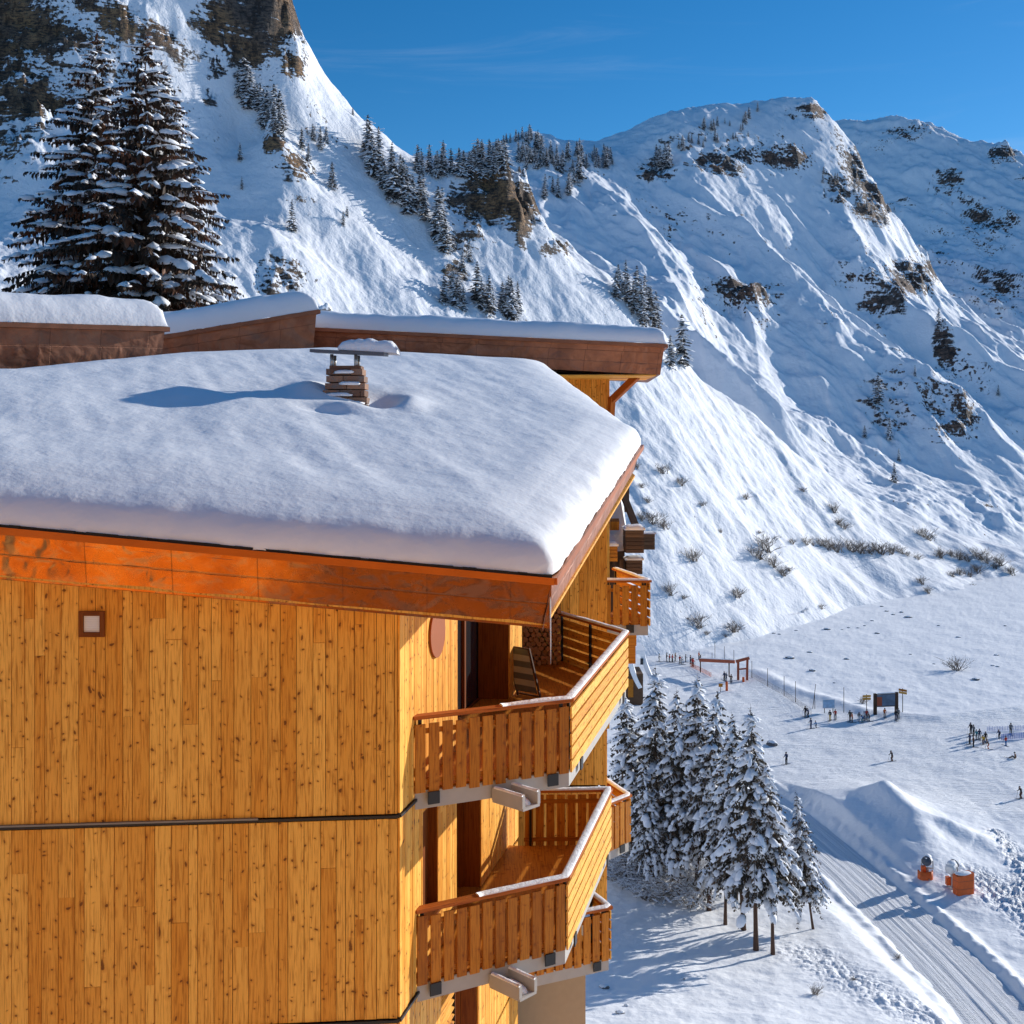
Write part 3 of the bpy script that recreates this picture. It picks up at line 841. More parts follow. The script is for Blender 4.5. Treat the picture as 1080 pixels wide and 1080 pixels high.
# floor bands
fb = MB()
for z in FL_[1:4]:
    a, b = FWp(-9.5), C0
    fb.bar((a[0], a[1] - 0.02, z), (b[0] + 0.03, b[1] - 0.02, z), 0.07, 0.035)
    c = SW(2.7)
    fb.bar((b[0] + 0.02, b[1] - 0.02, z), (c[0] + 0.02, c[1], z), 0.07, 0.035)
fb.build('floor_band', M['black'], chalet)
fs_ = MB(); a, b = FWp(-9.5), FWp(-3.3)
fs_.bar((a[0], a[1] - 0.045, -4.965), (b[0], b[1] - 0.045, -4.975), 0.05, 0.022)
fs_.build('flashing', M['zinc'], chalet)

# ventilation grille and its frame on the front wall
vf = MB(); v = P(97, 658, 14.6); yv = FWp(v.x)[1] - 0.05
for s in (-1, 1):
    vf.box((v.x + s * 0.135, yv, v.z), (.03, 0, 0), (0, .022, 0), (0, 0, .165))
    vf.box((v.x, yv, v.z + s * 0.135), (.105, 0, 0), (0, .02, 0), (0, 0, .03))
vo = vf.build('vent', M['wood_panel'], chalet)
vp = MB()
for k in range(9):
    vp.box((v.x, yv + .008, v.z - .092 + k * .023), (.102, 0, 0), (0, .008, 0), (0, 0, .0108))
vp.box((v.x, yv + .024, v.z), (.104, 0, 0), (0, .003, 0), (0, 0, .104))
vp.build('grille', M['white'], vo)

# oval shutter on the side wall
ov = MB(); n_ = 28; tc = 1.62
c = Vector((*SW(tc, 0.036), -2.86)); t_ = Vector((.231, .973, 0)); o_ = Vector((.973, -.231, 0))
ring = [c + t_ * (.36 * math.cos(2 * math.pi * k / n_)) + Vector((0, 0, .36 * math.sin(2 * math.pi * k / n_))) for k in range(n_)]
ov.add(ring + [p + o_ * .03 for p in ring], [tuple(range(n_, 2 * n_))] + [(k, (k + 1) % n_, n_ + (k + 1) % n_, n_ + k) for k in range(n_)])
ov.build('oval_shutter', M['shutter_brown'], chalet)
# lamp stub by the door
lp = MB(); p = Vector((*SW(2.62, 0), -2.6))
lp.lathe(p, o_, [(0.02, .05), (.05, .07), (.3, .07), (.32, .055)], 12)
lp.build('wall_lamp', M['black'], chalet)

# glazed door in the upper recess
gd = MB(); gf = MB()
A_ = Vector((*SW(2.77, -.55), 0)); B_ = Vector((*SW(6.23, -.55), 0)); tt = (B_ - A_).normalized(); L_ = (B_ - A_).length
zt = -1.9
gd.add([A_ + Vector((0, 0, -4.95)), B_ + Vector((0, 0, -4.95)), B_ + Vector((0, 0, zt)), A_ + Vector((0, 0, zt))], [(0, 1, 2, 3)])
for s in (0.05, L_ * .33, L_ * .66, L_ - .05):
    q = A_ + tt * s + o_ * .03
    gf.box(q + Vector((0, 0, (zt - 4.95) / 2)), tt * .045, o_ * .028, Vector((0, 0, (zt + 4.95) / 2)))
gf.box(A_ + tt * L_ / 2 + o_ * .03 + Vector((0, 0, -4.9)), tt * L_ / 2, o_ * .024, Vector((0, 0, .05)))
g = gf.build('door', M['wood_panel'], chalet); gd.build('pane', M['glass'], g)
# tall shutter in the lower side wall, louvred one below
sh = MB(); z0, z1 = storey(1)
q0 = Vector((*SW(1.36, -.14), 0))
sh.box(q0 + Vector((0, 0, (z0 + .72 + z1 - .22) / 2)), t_ * .36, o_ * .02, Vector((0, 0, (z1 - z0 - .94) / 2)))
for tq in (1.0, 1.72):
    q1 = Vector((*SW(tq, -.07), 0)); sh.box(q1 + Vector((0, 0, (z0 + .72 + z1 - .22) / 2)), t_ * .012, o_ * .085, Vector((0, 0, (z1 - z0 - .94) / 2)))
sh.box(Vector((*SW(1.36, -.02), z0 + .75)), t_ * .37, o_ * .1, Vector((0, 0, .018)))
sh.build('window_shutter', M['wood_panel'], chalet)
lv = MB(); z0, z1 = storey(2)
for k in range(16):
    q = Vector((*SW(2.3, -.06), z0 + .85 + k * .112)); lv.box(q, t_ * .4, o_ * .05 + Vector((0, 0, -.03)), Vector((.004, 0, .012)))
lv.build('louvre', M['wood'], chalet)

# ---------------------------------------------------------------- roof
RP = [(-11.5, 13.57), (0.50, 14.37), (2.55, 22.8), (0.95, 30.5), (-4.9, 28.3), (-7.6, 25.3), (-9.7, 21.6), (-11.5, 20.5)]
rf = MB()
rf.prism([(x * 1.0, y) for x, y in RP], lambda x, y: roof_z(x, y) - .16, lambda x, y: roof_z(x, y) - .02)
roof = rf.build('roof', M['copper_dull'], chalet)
# soffit under the eaves
so = MB(); ins = lambda p, k: (p[0] + (-3.5 - p[0]) * k, p[1] + (20 - p[1]) * k)
so.prism([ins(p, .015) for p in RP], lambda x, y: roof_z(x, y) - .66, lambda x, y: roof_z(x, y) - .62)
so.build('soffit', M['wood'], roof)
def fascia(mb, p, q, h0, h1, lean, top=-0.06, u0=0.0):
    p = Vector((*p, 0)); q = Vector((*q, 0)); t = (q - p).normalized(); n = Vector((t.y, -t.x, 0)); L = (q - p).length
    N = max(2, int(L / .5)); vs = []; fs = []; uv = []
    rows = 5
    for i in range(N + 1):
        c = p.lerp(q, i / N); h = h0 + (h1 - h0) * i / N; z = roof_z(c.x, c.y) + top
        for r in range(rows):
            f = r / (rows - 1)
            dent = 0.006 * float(perlin(i * .9 + u0, r * .7, 3))
            vs.append(c - n * (lean * f - dent) + Vector((0, 0, z - h * f)))
    for i in range(N):
        for r in range(rows - 1):
            fs.append((i * rows + r, i * rows + r + 1, (i + 1) * rows + r + 1, (i + 1) * rows + r))
            uv.append([(u0 + L * i / N, .6 * (1 - r / 4)), (u0 + L * i / N, .6 * (1 - (r + 1) / 4)), (u0 + L * (i + 1) / N, .6 * (1 - (r + 1) / 4)), (u0 + L * (i + 1) / N, .6 * (1 - r / 4))])
    mb.add(vs, fs, 0, .5, uv)
fa = MB()
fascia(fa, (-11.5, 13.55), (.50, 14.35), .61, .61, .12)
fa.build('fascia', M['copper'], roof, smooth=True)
fa = MB()
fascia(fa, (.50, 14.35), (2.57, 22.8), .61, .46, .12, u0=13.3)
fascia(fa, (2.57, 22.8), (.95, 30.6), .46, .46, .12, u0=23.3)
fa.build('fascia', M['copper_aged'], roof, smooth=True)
dr = MB()      # folded copper drip edge that runs proud of the fascia
for (p, q) in (((-11.5, 13.53), (.53, 14.33)), ((.53, 14.33), (2.6, 22.8))):
    for k in range(1):
        a = Vector((p[0] + (q[0] - p[0]) * k / 1, p[1] + (q[1] - p[1]) * k, 0)); b = Vector((q[0], q[1], 0))
        a.z = roof_z(a.x, a.y) - .045; b.z = roof_z(b.x, b.y) - .045
        dr.bar(a, b, .085, .09)
dr.build('drip_edge', M['copper_plain'], roof)
# shingle ends that peep out under the snow
se = MB(); r_ = random.Random(5)
s = 0.0
while s < 1:
    e = s + r_.uniform(.006, .016)
    a = Vector((-11.5 + 12.0 * s, 13.55 + .8 * s, 0)); b = Vector((-11.5 + 12.0 * min(e, 1), 13.55 + .8 * min(e, 1), 0))
    for q in (a, b): q.z = roof_z(q.x, q.y) + .012
    se.bar(a, b, .10 + r_.uniform(-.03, .02), .022 + r_.uniform(0, .02)); s = e
se.build('shingle_edge', M['dark_gap'], roof)

CH = Vector((-3.18, 21.9, 0))
def roof_snow():
    # outline with rounded corners
    poly = [Vector((x, y)) for x, y in RP]
    out = []
    for i, p in enumerate(poly):
        a = poly[i - 1]; b = poly[(i + 1) % len(poly)]
        ra = .35
        u = (a - p).normalized() * ra; w = (b - p).normalized() * ra
        for k in range(6):
            t = k / 5; out.append(p + u * (1 - t) ** 2 + w * t ** 2)
    pts = []
    for i in range(len(out)):
        a, b = out[i], out[(i + 1) % len(out)]
        n = max(1, int((b - a).length / .07))
        for k in range(n): pts.append(a.lerp(b, k / n))
    B = np.array([(p.x, p.y) for p in pts]); c = np.array([-3.6, 20.5])
    depth = np.concatenate([np.linspace(0, 1, 22) ** 2 * .12, np.linspace(.125, 1, 120)])
    lam = 1 - depth
    XY = c + (B[None] - c) * lam[:, None, None]
    X, Y = XY[..., 0], XY[..., 1]
    d = np.full(X.shape, 1e9); wl = np.zeros(X.shape)
    q = RP
    for i in range(len(q)):
        (ax, ay), (bx, by) = q[i], q[(i + 1) % len(q)]
        dx, dy = bx - ax, by - ay; L2 = dx * dx + dy * dy
        t = np.clip(((X - ax) * dx + (Y - ay) * dy) / L2, 0, 1)
        di = np.hypot(X - ax - t * dx, Y - ay - t * dy)
        wd = 1.3 if i == 0 else (1.15 if i == 1 else 1.3)
        d = np.minimum(d, di / wd)
    u = np.clip(d, 0, 1)
    prof = np.sqrt(np.clip(1 - (1 - u) ** 2.0, 0, 1))
    T = .50 + .025 * fbm(X / 2.2, Y / 2.2, 3, 3)
    Z = roof_z(X, Y) + T * prof
    f = (X + .45 * Y) / 1.1; g = (Y - .45 * X) / 1.1
    fade = sstep(.5, 1.6, d)
    Z = Z + fade * (.014 * fbm(f / .6, g / 3.6, 2, 31) + .028 * fbm(X / 2.8, Y / 2.8, 2, 33) + .0025 * fbm(X / .25, Y / .25, 2, 35))
    dx, dy = X - CH.x, Y - CH.y
    Z = Z + .16 * np.exp(-(((dx + .75) / .35) ** 2 + ((dy) / .6) ** 2)) - .34 * np.exp(-(((dx - .70) / .34) ** 2 + ((dy + .15) / .4) ** 2)) + .15 * np.exp(-(((dx - 1.2) / .35) ** 2 + ((dy + .2) / .7) ** 2))
    Z = Z + .12 * np.exp(-(((dx - .2) / .5) ** 2 + ((dy + 1.1) / .3) ** 2)) - .08 * np.exp(-(((dx + .1) / .4) ** 2 + ((dy + 1.5) / .2) ** 2))
    # the lip bulges a little past the eaves
    bulge = np.exp(-((u - .22) / .2) ** 2) * .07 + .03
    k = np.where(depth < .12, 1, 0)[:, None] * bulge * sstep(.9, .3, u)
    nrm = (B - c); nrm = nrm / np.linalg.norm(nrm, axis=1)[:, None]
    k = k * (1 + .55 * fbm(X * .9, Y * .9, 3, 37))
    X = X + nrm[None, :, 0] * k; Y = Y + nrm[None, :, 1] * k
    Z[0] = roof_z(X[0], Y[0]) + .01 + .025 * perlin(X[0] * 5, Y[0] * 5, 4)
    V = np.stack([X, Y, Z], -1)
    o = np_grid('snow_cover', V, M['snow_roof'], closed=True, flip=False)
    link(o, roof)
roof_snow()

# icicle at the corner
ic = MB(); p = Vector((.40, 14.5, roof_z(.4, 14.5) - .1))
ic.tube([p + Vector((.08, -.1, 0)), p + Vector((.085, -.1, -.35)), p + Vector((.09, -.1, -.8)), p + Vector((.09, -.1, -1.05))], [.013, .010, .006, .001], 7)
M['ice'] = plain('white_ice', (.75, .8, .85), .25)
ic.build('icicle', M['ice'], roof, smooth=True)

# chimney
ch = MB(); zb = roof_z(CH.x, CH.y) - .1; ztop = P(365, 388, 21.9).z - .02
r_ = random.Random(3); rows = 8
for i in range(rows):
    z0 = zb + (ztop - zb) * i / rows; z1 = zb + (ztop - zb) * (i + 1) / rows
    fr = i / (rows - 1); hw = .47 - .12 * fr; off = r_.uniform(-.02, .02)
    x = -hw
    while x < hw - .05:
        e = min(hw, x + r_.uniform(.3, .5))
        ch.box((CH.x + (x + e) / 2 + off, CH.y + r_.uniform(-.02, .02), (z0 + z1) / 2), ((e - x) / 2 - .006, 0, 0), (0, .33 - .06 * fr, 0), (0, 0, (z1 - z0) / 2 - .012), 0, r_.random())
        x = e
ch.box((CH.x, CH.y, ztop + .02), (.30, 0, 0), (0, .22, 0), (0, 0, .03))
chim = ch.build('chimney', M['stone'], chalet)
for sx in (-.26, .2):
    for sy in (-.18, .18):
        po = MB(); po.tube([(CH.x + sx, CH.y + sy, ztop), (CH.x + sx, CH.y + sy, ztop + .27)], .035, 8)
        po.build('cap_post', M['steel'], chim, smooth=True)
cp = MB(); cp.box((CH.x + .06, CH.y, ztop + .31), (.70, 0, -.035), (0, .42, .02), (.002, 0, .03)); cp.build('cap', M['slate'], chim)
sn = MB(); s0 = Vector((CH.x - .12, CH.y - .02, ztop + .345)); s1 = Vector((CH.x + 1.0, CH.y - .02, ztop + .28)); snow_bar(sn, [s0, s1], .7, .24, 3, .06); sn.build('cap_snow', M['snow_soft'], chim, smooth=True)
cs = MB()
for i, (dx, dz, w_) in enumerate([(-.12, .25, .5), (.1, .45, .4), (.0, .66, .35), (.02, .1, .6)]):
    cs.blob((CH.x + dx, CH.y - .34 + dz * .06, ztop - .78 + dz * 1.05), w_ * .6, .07, .05, 10, 5, 0, 0, .2, i)
cs.build('ledge_snow', M['snow_soft'], chim, smooth=True)

# ---------------------------------------------------------------- balconies
def balcony(name, root, rail, zr, zf, styles, wallside, snow_from=0.0, label=None, deck_top=True, seed=1, slab_h=.27):
    """rail: plan points of the hand rail; wallside: plan points that close the deck along the wall"""
    poly = rail + wallside
    slab = MB(); slab.prism(poly, zf - slab_h, zf - .035)
    base = slab.build(name, M['concrete'], root)
    dk = MB(); r_ = random.Random(seed)
    pin = [((x * .985 + sum(p[0] for p in poly) / len(poly) * .015), (y * .985 + sum(p[1] for p in poly) / len(poly) * .015)) for x, y in poly]
    dk.prism(pin, zf - .033, zf, 0, .4)
    dk.build('deck', M['wood_slat'], base)
    hr = MB(); brk = MB(); po = MB()
    for i in range(len(rail) - 1):
        p = Vector((*rail[i], 0)); q = Vector((*rail[i + 1], 0)); t = (q - p).normalized(); n = Vector((t.y, -t.x, 0)); L = (q - p).length
        ext = .045
        hr.bar(p + Vector((0, 0, zr)) - t * (ext if i else 0), q + Vector((0, 0, zr)) + t * ext, .14, .05 - .003 * i, mi=0, tint=.3 + .2 * i)
        pm = MB()
        if styles[i] == 'v':
            m = max(2, int(round(L / .203))); sp = L / m
            for k in range(m):
                c = p + t * (sp * (k + .5)) + n * .035
                hi = zr - .09 + r_.uniform(-.012, .012); lo = zf - .05 + r_.uniform(-.02, .02)
                pm.box(c + Vector((0, 0, (hi + lo) / 2)), t * (.075), n * .013, Vector((0, 0, (hi - lo) / 2)), 0, r_.random())
            for z in (zr - .2, zf + .1):
                pm.bar(p + n * .008 + Vector((0, 0, z)), q + n * .008 + Vector((0, 0, z)), .022, .07, tint=.1)
        else:
            z = zf - .06
            while z < zr - .18:
                c = (p + q) / 2 + n * .035
                pm.box(c + Vector((0, 0, z + .082)), t * (L / 2 + .02), n * .014, Vector((0, 0, .078)), 0, r_.random()); z += .197
        pm.build('slat_panel', M['wood_slat'] if styles[i] == 'v' else M['wood'], base)
        m = max(1, int(L / 1.25))
        for k in range(m + 1):
            c = p + t * min(max(L * k / m, .12), L - .12) - n * .03
            po = MB(); po.box(c + Vector((0, 0, (zr + zf) / 2 - .02)), t * .022, n * .022, Vector((0, 0, (zr - zf) / 2))); po.build('rail_post', M['black'], base)
        for fr in (.12, .88) if L > 1.5 else (.6,):
            c = p + t * (L * fr) + n * .01
            brk = MB(); brk.box(c + n * .05 + Vector((0, 0, zf - .12)), t * .085, n * .012, Vector((0, 0, .085))); brk.build('bracket', M['black'], base)
    hr.build('handrail', M['wood_rail'], base)
    # snow on the rail
    pts = []; acc = 0
    for i in range(len(rail)):
        if i == 0 and snow_from > 0:
            a, b = rail[0], rail[1]; pts.append((a[0] + (b[0] - a[0]) * snow_from, a[1] + (b[1] - a[1]) * snow_from, zr + .02))
        else:
            pts.append((*rail[i], zr + .022))
    sb = MB(); snow_bar(sb, pts, .13, .036, seed); sb.build('rail_snow', M['snow_soft'], base, smooth=True)
    return base

def spout(base, p, n, z):
    """U-shaped scupper filled with snow"""
    t = Vector((-n.y, n.x, 0)); m = MB(); p = Vector((*p, z))
    m.box(p + n * .24, t * .17, n * .30, Vector((0, 0, .02)))
    for s in (-1, 1):
        m.box(p + n * .24 + t * s * .155 + Vector((0, 0, .10)), t * .028, n * .298, Vector((0, 0, .085)))
    m.build('water_spout', M['concrete'], base)
    s = MB(); s.blob(p + n * .24 + Vector((0, 0, .02)), .125, .26, .10, 12, 6, 0, math.atan2(n.y, n.x) + math.pi / 2, .05, 4)
    for k in (-1, 1):
        snow_bar(s, [p + n * -.02 + t * k * .155 + Vector((0, 0, .184)), p + n * .53 + t * k * .155 + Vector((0, 0, .184))], .065, .03, 5 + k)
    s.build('spout_snow', M['snow_soft'], base, smooth=True)

def railpt(px, py, z):
    d = z * F / (HZ - py); return ((px - 540) / F * d, d)
zU, zL, zB_, zT = -3.86, -6.55, -9.24, -7.96
U = [SW(.62), railpt(600, 738, zU), railpt(660, 667, zU), (1.05, 24.72)]
bU = balcony('balcony', chalet, U, zU, -4.86, 'vhh', [(.2, 24.9), SW(7.2), SW(6.23), SW(6.23, -.5), SW(2.77, -.5), SW(2.77)], .55, seed=1)
L_r = [SW(.72), railpt(596, 926, zL), railpt(642, 833, zL), (.22, 21.0)]
bL = balcony('balcony', chalet, L_r, zL, -7.55, 'vhv', [SW(6.2), SW(4.2), SW(4.2, -.5), SW(2.72, -.5), SW(2.72)], .4, seed=2)
Bt = [(-.3, 21.3), railpt(642, 957, zB_), railpt(622, 941, zB_)]
bB = balcony('balcony', chalet, Bt, zB_, -10.2, 'vh', [(.6, 24.6), (-.4, 24)], .5, seed=3)
Tt = [(2.06, 24.62), railpt(663, 839, zT), (2.13, 26.4)]
bT = balcony('balcony', chalet, Tt, zT, -8.92, 'vh', [(2.1, 25.4)], 0, seed=4)
Ut = [(2.02, 25.3), (3.02, 25.25), (2.5, 27.6)]
bU2 = balcony('balcony', chalet, Ut, -3.22, -4.15, 'vh', [(2.3, 26.6)], 0, seed=5)
n1 = Vector((.72, -.69, 0))
spout(bU, ((U[0][0] + U[1][0]) / 2 + .15, (U[0][1] + U[1][1]) / 2 + .05), n1, -5.16)
spout(bL, ((L_r[0][0] + L_r[1][0]) / 2 + .12, (L_r[0][1] + L_r[1][1]) / 2 + .05), n1, -7.86)
# concrete plinth under the lowest balcony
pl = MB(); pl.prism([(-.9, 22.6), (1.46, 22.6), (1.7, 29), (-2, 29)], -19, -10.45); pl.prism([FWp(-9.4), (-1.75, 15.06), (-1.4, 17.3), (-1.3, 20), (-.95, 22.5), (-2.1, 28), (-9.4, 22)], -16, -10.45); pl.build('plinth', M['render'], chalet)
# box bay below the far balcony
bb = MB(); bb.box((2.55, 26.0, -4.75), (.22, 0, 0), (0, .5, 0), (0, 0, .35)); bb.box((2.6, 26.0, -4.32), (.3, 0, 0), (0, .6, 0), (0, 0, .06)); bb.build('box_bay', M['wood_slat'], chalet)

# ---------------------------------------------------------------- things on the upper balcony
lm = MB(); n_ = 9
vs = []; r_ = random.Random(9)
ang = [2 * math.pi * k / n_ + r_.uniform(-.15, .15) for k in range(n_)]
for y in (-.19, .19):
    vs += [(.058 * math.cos(a) * (1 + .12 * math.sin(3 * a)), y, .052 * math.sin(a)) for a in ang]
lm.add(vs, [tuple(range(n_ - 1, -1, -1))[::-1], tuple(range(n_, 2 * n_))[::-1]] + [(k, (k + 1) % n_, n_ + (k + 1) % n_, n_ + k)[::-1] for k in range(n_)], 0, .6,
       [[(v_[0], v_[2]) for v_ in vs[:n_]], [(v_[0] + .4, v_[2]) for v_ in vs[n_:]]] + [[(0, 0), (.04, 0), (.04, .38), (0, .38)]] * n_)
log0 = lm.build('firewood_log', M['log'])
tag(log0, 'split log in the firewood stack at the back of the upper balcony', 'log', 'firewood logs stacked on the upper balcony')
first = True
for row in range(13):
    for k in range(7):
        x = .22 + k * .118 + (.06 if row % 2 else 0) + r_.uniform(-.012, .012)
        z = -4.80 + row * .098 + r_.uniform(-.008, .008)
        o = log0 if first else log0.copy()
        if not first: link(o)
        first = False
        o.location = (x, 24.32 + r_.uniform(-.05, .05), z); o.rotation_euler = (0, r_.uniform(0, 6.28), r_.uniform(-.05, .05)); s_ = r_.uniform(.88, 1.12); o.scale = (s_, 1, s_)

# folded deck chair leaning against the wall step
dcx, dcy, dz0 = .32, 21.2, -4.86
dch = empty('deck_chair', (dcx, dcy, dz0), 0, 'folded grey and white striped deck chair leaning on the upper balcony wall', 'chair')
f = MB(); cl = MB()
up = Vector((-.22, .1, .95)).normalized(); sdv = Vector((.75, -.62, 0)).normalized()
for s in (-1, 1):
    f.bar(Vector((dcx, dcy, dz0)) + sdv * s * .27, Vector((dcx, dcy, dz0)) + sdv * s * .27 + up * .95, .04, .03)
for h in (.04, .5, .93):
    f.bar(Vector((dcx, dcy, dz0)) - sdv * .27 + up * h, Vector((dcx, dcy, dz0)) + sdv * .27 + up * h, .03, .03)
f.build('frame', M['wood_old'], dch)
nn = up.cross(sdv).normalized(); 
if nn.y > 0: nn = -nn
for k in range(7):
    a = Vector((dcx, dcy, dz0)) + up * (.10 + k * .118) + nn * .03
    b = a + up * .118
    cl.add([a - sdv * .25, a + sdv * .25, b + sdv * .25, b - sdv * .25], [(0, 1, 2, 3)], k % 2)
cl.build('canvas', [M['grey_fabric'], M['grey_light']], dch)
# ------------------------------------------------------------------ taller block behind, its copper edged roofs
rear = empty('chalet', (-3, 36, -14), 0, 'taller timber block behind the chimney roof with three snow topped copper edged roofs', 'building')
def rear_roof(e0, e1, z0, z1, depth, hgt, snow_h, rise=.06, seed=0, side_r=True, round_r=.5):
    """e0, e1: plan ends of the eave that faces the viewer; z0, z1 top of the copper at the ends"""
    p = Vector((*e0, 0)); q = Vector((*e1, 0)); t = (q - p).normalized(); n = Vector((-t.y, t.x, 0)); L = (q - p).length
    zt = lambda s, w: z0 + (z1 - z0) * s / L + rise * w
    def C(s, w, dz): 
        c = p + t * s + n * w; return Vector((c.x, c.y, zt(s, w) + dz))
    r = MB()
    r.add([C(0, 0, 0), C(L, 0, 0), C(L, depth, 0), C(0, depth, 0), C(.0, .12, -hgt), C(L - .12, .12, -hgt), C(L - .12, depth, -hgt), C(0, depth, -hgt)],
          [(0, 1, 2, 3), (4, 7, 6, 5), (0, 4, 5, 1), (1, 5, 6, 2), (3, 2, 6, 7), (0, 3, 7, 4)], 0, .5,
          [[(0, 0)] * 4, [(0, 0)] * 4, [(0, hgt), (0, 0), (L, 0), (L, hgt)], [(L, hgt), (L, 0), (L + depth, 0), (L + depth, hgt)], [(0, 0)] * 4, [(0, 0)] * 4])
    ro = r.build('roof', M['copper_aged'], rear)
    d = MB(); d.bar(C(-.02, -.05, -.05), C(L + .05, -.05, -.05), .09, .10)
    d.bar(C(L + .05, -.05, -.05), C(L + .05, depth, -.05), .09, .10)
    d.build('drip_edge', M['copper_dull'], ro)
    # snow
    na, nb = int(L / .09), 46
    s = np.linspace(-.05, L + .06, na); w = np.concatenate([np.linspace(0, 1, 18) ** 1.8 * .8, np.linspace(.85, depth, nb - 18)]) - .06
    S, W = np.meshgrid(s, w)
    dd = np.minimum(np.clip((W + .06) / .55, 0, 1), np.clip((L + .06 - S) / round_r, 0, 1)); dd = np.minimum(dd, np.clip((S + .05) / .3, 0, 1))
    prof = np.sqrt(np.clip(1 - (1 - dd) ** 2.1, 0, 1))
    T = snow_h * (1 + .10 * fbm(S / 1.7 + seed * 9, W / 1.7, 3, seed)) 
    X = p.x + t.x * S + n.x * W; Y = p.y + t.y * S + n.y * W
    Z = z0 + (z1 - z0) * S / L + rise * W + .01 + T * prof + .012 * fbm(S / .3, W / .3, 2, seed + 3)
    o = np_grid('snow_cover', np.stack([X, Y, Z], -1), M['snow_roof']); link(o, ro)
    return ro
a, b = P(-60, 338, 22.4), P(174, 345, 25.2)
rear_roof((a.x, a.y), (b.x, b.y), a.z, b.z, 7, 1.7, .62, .05, 1)
a, b = P(120, 362, 28.6), P(334, 327, 30.4)
rear_roof((a.x, a.y), (b.x, b.y), a.z, b.z, 8, 1.6, .62, .04, 2, round_r=.8)
a, b = P(318, 345, 33.4), P(701, 363, 32.6)
r3 = rear_roof((a.x, a.y), (b.x, b.y), a.z, b.z, 8.5, .88, .52, .02, 3, round_r=.35)
# soffit, bracket and walls under the right hand roof
w = MB(); bk = MB()
board_wall(w, bk, (-6, 35.4), (2.97, 35.0), -9, 1.75, .14, .2, seed=91, zsplit=False)
board_wall(w, bk, (2.97, 35.0), (3.35, 41), -9, 1.75, .14, .2, seed=92, zsplit=False)
board_wall(w, bk, (-11, 24.6), (-7.9, 27.0), -3, 1.6, .14, .2, seed=93, zsplit=False)
w.build('wall', M['wood'], rear); bk.build('underlay', M['dark_gap'], rear)
kc = MB(); kc.prism([(-11, 27.6), (-8, 29.5), (-6, 36), (2.85, 35.3), (3.2, 41), (-11, 41)], -9.05, 1.9); pb = MB(); pb.prism([(-11, 27.6), (-8, 29.5), (-6, 36), (2.0, 35.6), (2.2, 41), (-11, 41)], -32, -9.06); pb.build('plinth', M['render'], rear); kc.build('core', M['dark_gap'], rear)
sf = MB()
for k in range(9):
    y = 32.95 + k * .30
    sf.bar((-6, y, 1.76), (4.16, y, 1.76), .285, .03)
sf.build('soffit', M['wood'], rear)
br = MB(); br.bar((3.05, 34.7, 1.1), (3.75, 34.2, 1.8), .18, .2); br.bar((3.0, 34.8, .2), (3.05, 34.7, 1.2), .16, .18); br.build('bracket', M['wood_rail'], rear)

# ------------------------------------------------------------------ neighbour from whose balcony the scene is seen
nb = empty('chalet', (0, -9, -14), 0, 'sunlit timber chalet standing opposite the balconies', 'building')
m = MB(); bk = MB()
board_wall(m, bk, (15, -2.6), (-15, -2.6), -14, 5.0, .3, .3, seed=95, zsplit=False)
m.build('wall', M['wood'], nb)
b2 = MB(); b2.prism([(-15, -12), (15, -12), (15, -2.63), (-15, -2.63)], -14, 5.0); b2.build('core', M['dark_gap'], nb)
rr = MB(); rr.prism([(-15.6, -12.5), (15.6, -12.5), (15.6, -2.0), (-15.6, -2.0)], 5.02, 5.35); r0 = rr.build('roof', M['copper_dull'], nb)
rs = MB(); rs.prism([(-15.4, -12.3), (15.4, -12.3), (15.4, -2.2), (-15.4, -2.2)], 5.354, 5.85); rs.build('snow_cover', M['snow_roof'], r0)

# ------------------------------------------------------------------ chalets lower down, seen past the eaves
def bay(root, c, hx, hy, hz, mat, snow=.16):
    m = MB(); 
    k = int(hz * 2 / .13)
    for i in range(k):
        m.box((c[0], c[1], c[2] - hz + (i + .5) * 2 * hz / k), (hx, 0, 0), (0, hy, 0), (0, 0, hz / k - .008))
    o = m.build('box_bay', mat, root)
    s = MB(); s.add([(0, 0, 0)], []) if False else None
    snow_bar(s, [(c[0] - hx - .05, c[1], c[2] + hz), (c[0] + hx + .05, c[1], c[2] + hz)], hy * 2.2, snow, 3, .1)
    s.build('snow_cap', M['snow_soft'], o, smooth=True)
    return o
D = 42.0
fr = empty('chalet', (3, D, -14), 0, 'steep snow roofed chalet with dark wooden box bays past the right eave', 'building')
q = lambda px, py, d=D: P(px, py, d)
m = MB()
# steep snowy roof facing the viewer's right, above a dark timber body
a, b, c, d = q(630, 548), q(657, 522), q(663, 580), q(630, 585)
m.prism([(a.x - 2, D + .4), (q(660, 500).x, D + .4), (q(662, 500).x, D + 5), (a.x - 2, D + 5)], q(600, 686).z, q(600, 575).z)
m.prism([(a.x - 2, D + .8), (q(608, 500).x, D + .8), (q(606, 500).x, D + 5), (a.x - 2, D + 5)], -34, q(600, 686).z - .01)
m.build('wall', M['wood_old'], fr)
s = MB()
t0, t1 = q(628, 520), q(656, 520)
vs = [q(620, 586, D - .1), q(664, 580, D - .1), q(658, 546, D + 1.2), q(654, 523, D + 2.0), q(628, 548, D + 2.0), q(664, 580, D + 5.6), q(656, 523, D + 5.6)]
s.add([tuple(v) for v in vs], [(0, 1, 2, 3, 4), (1, 5, 6, 3, 2)])
s.build('roof', M['snow_soft'], fr)
w_ = MB(); 
for px in (646, 650):
    e = q(px, 553, D + .72); w_.box(e, (.10, 0, 0), (0, .12, .05), (0, -.07, .17))
w_.build('roof_window', M['wood_slat'], fr)
bay(fr, q(668, 570, D - .3), .33, .5, .42, M['wood_old'])
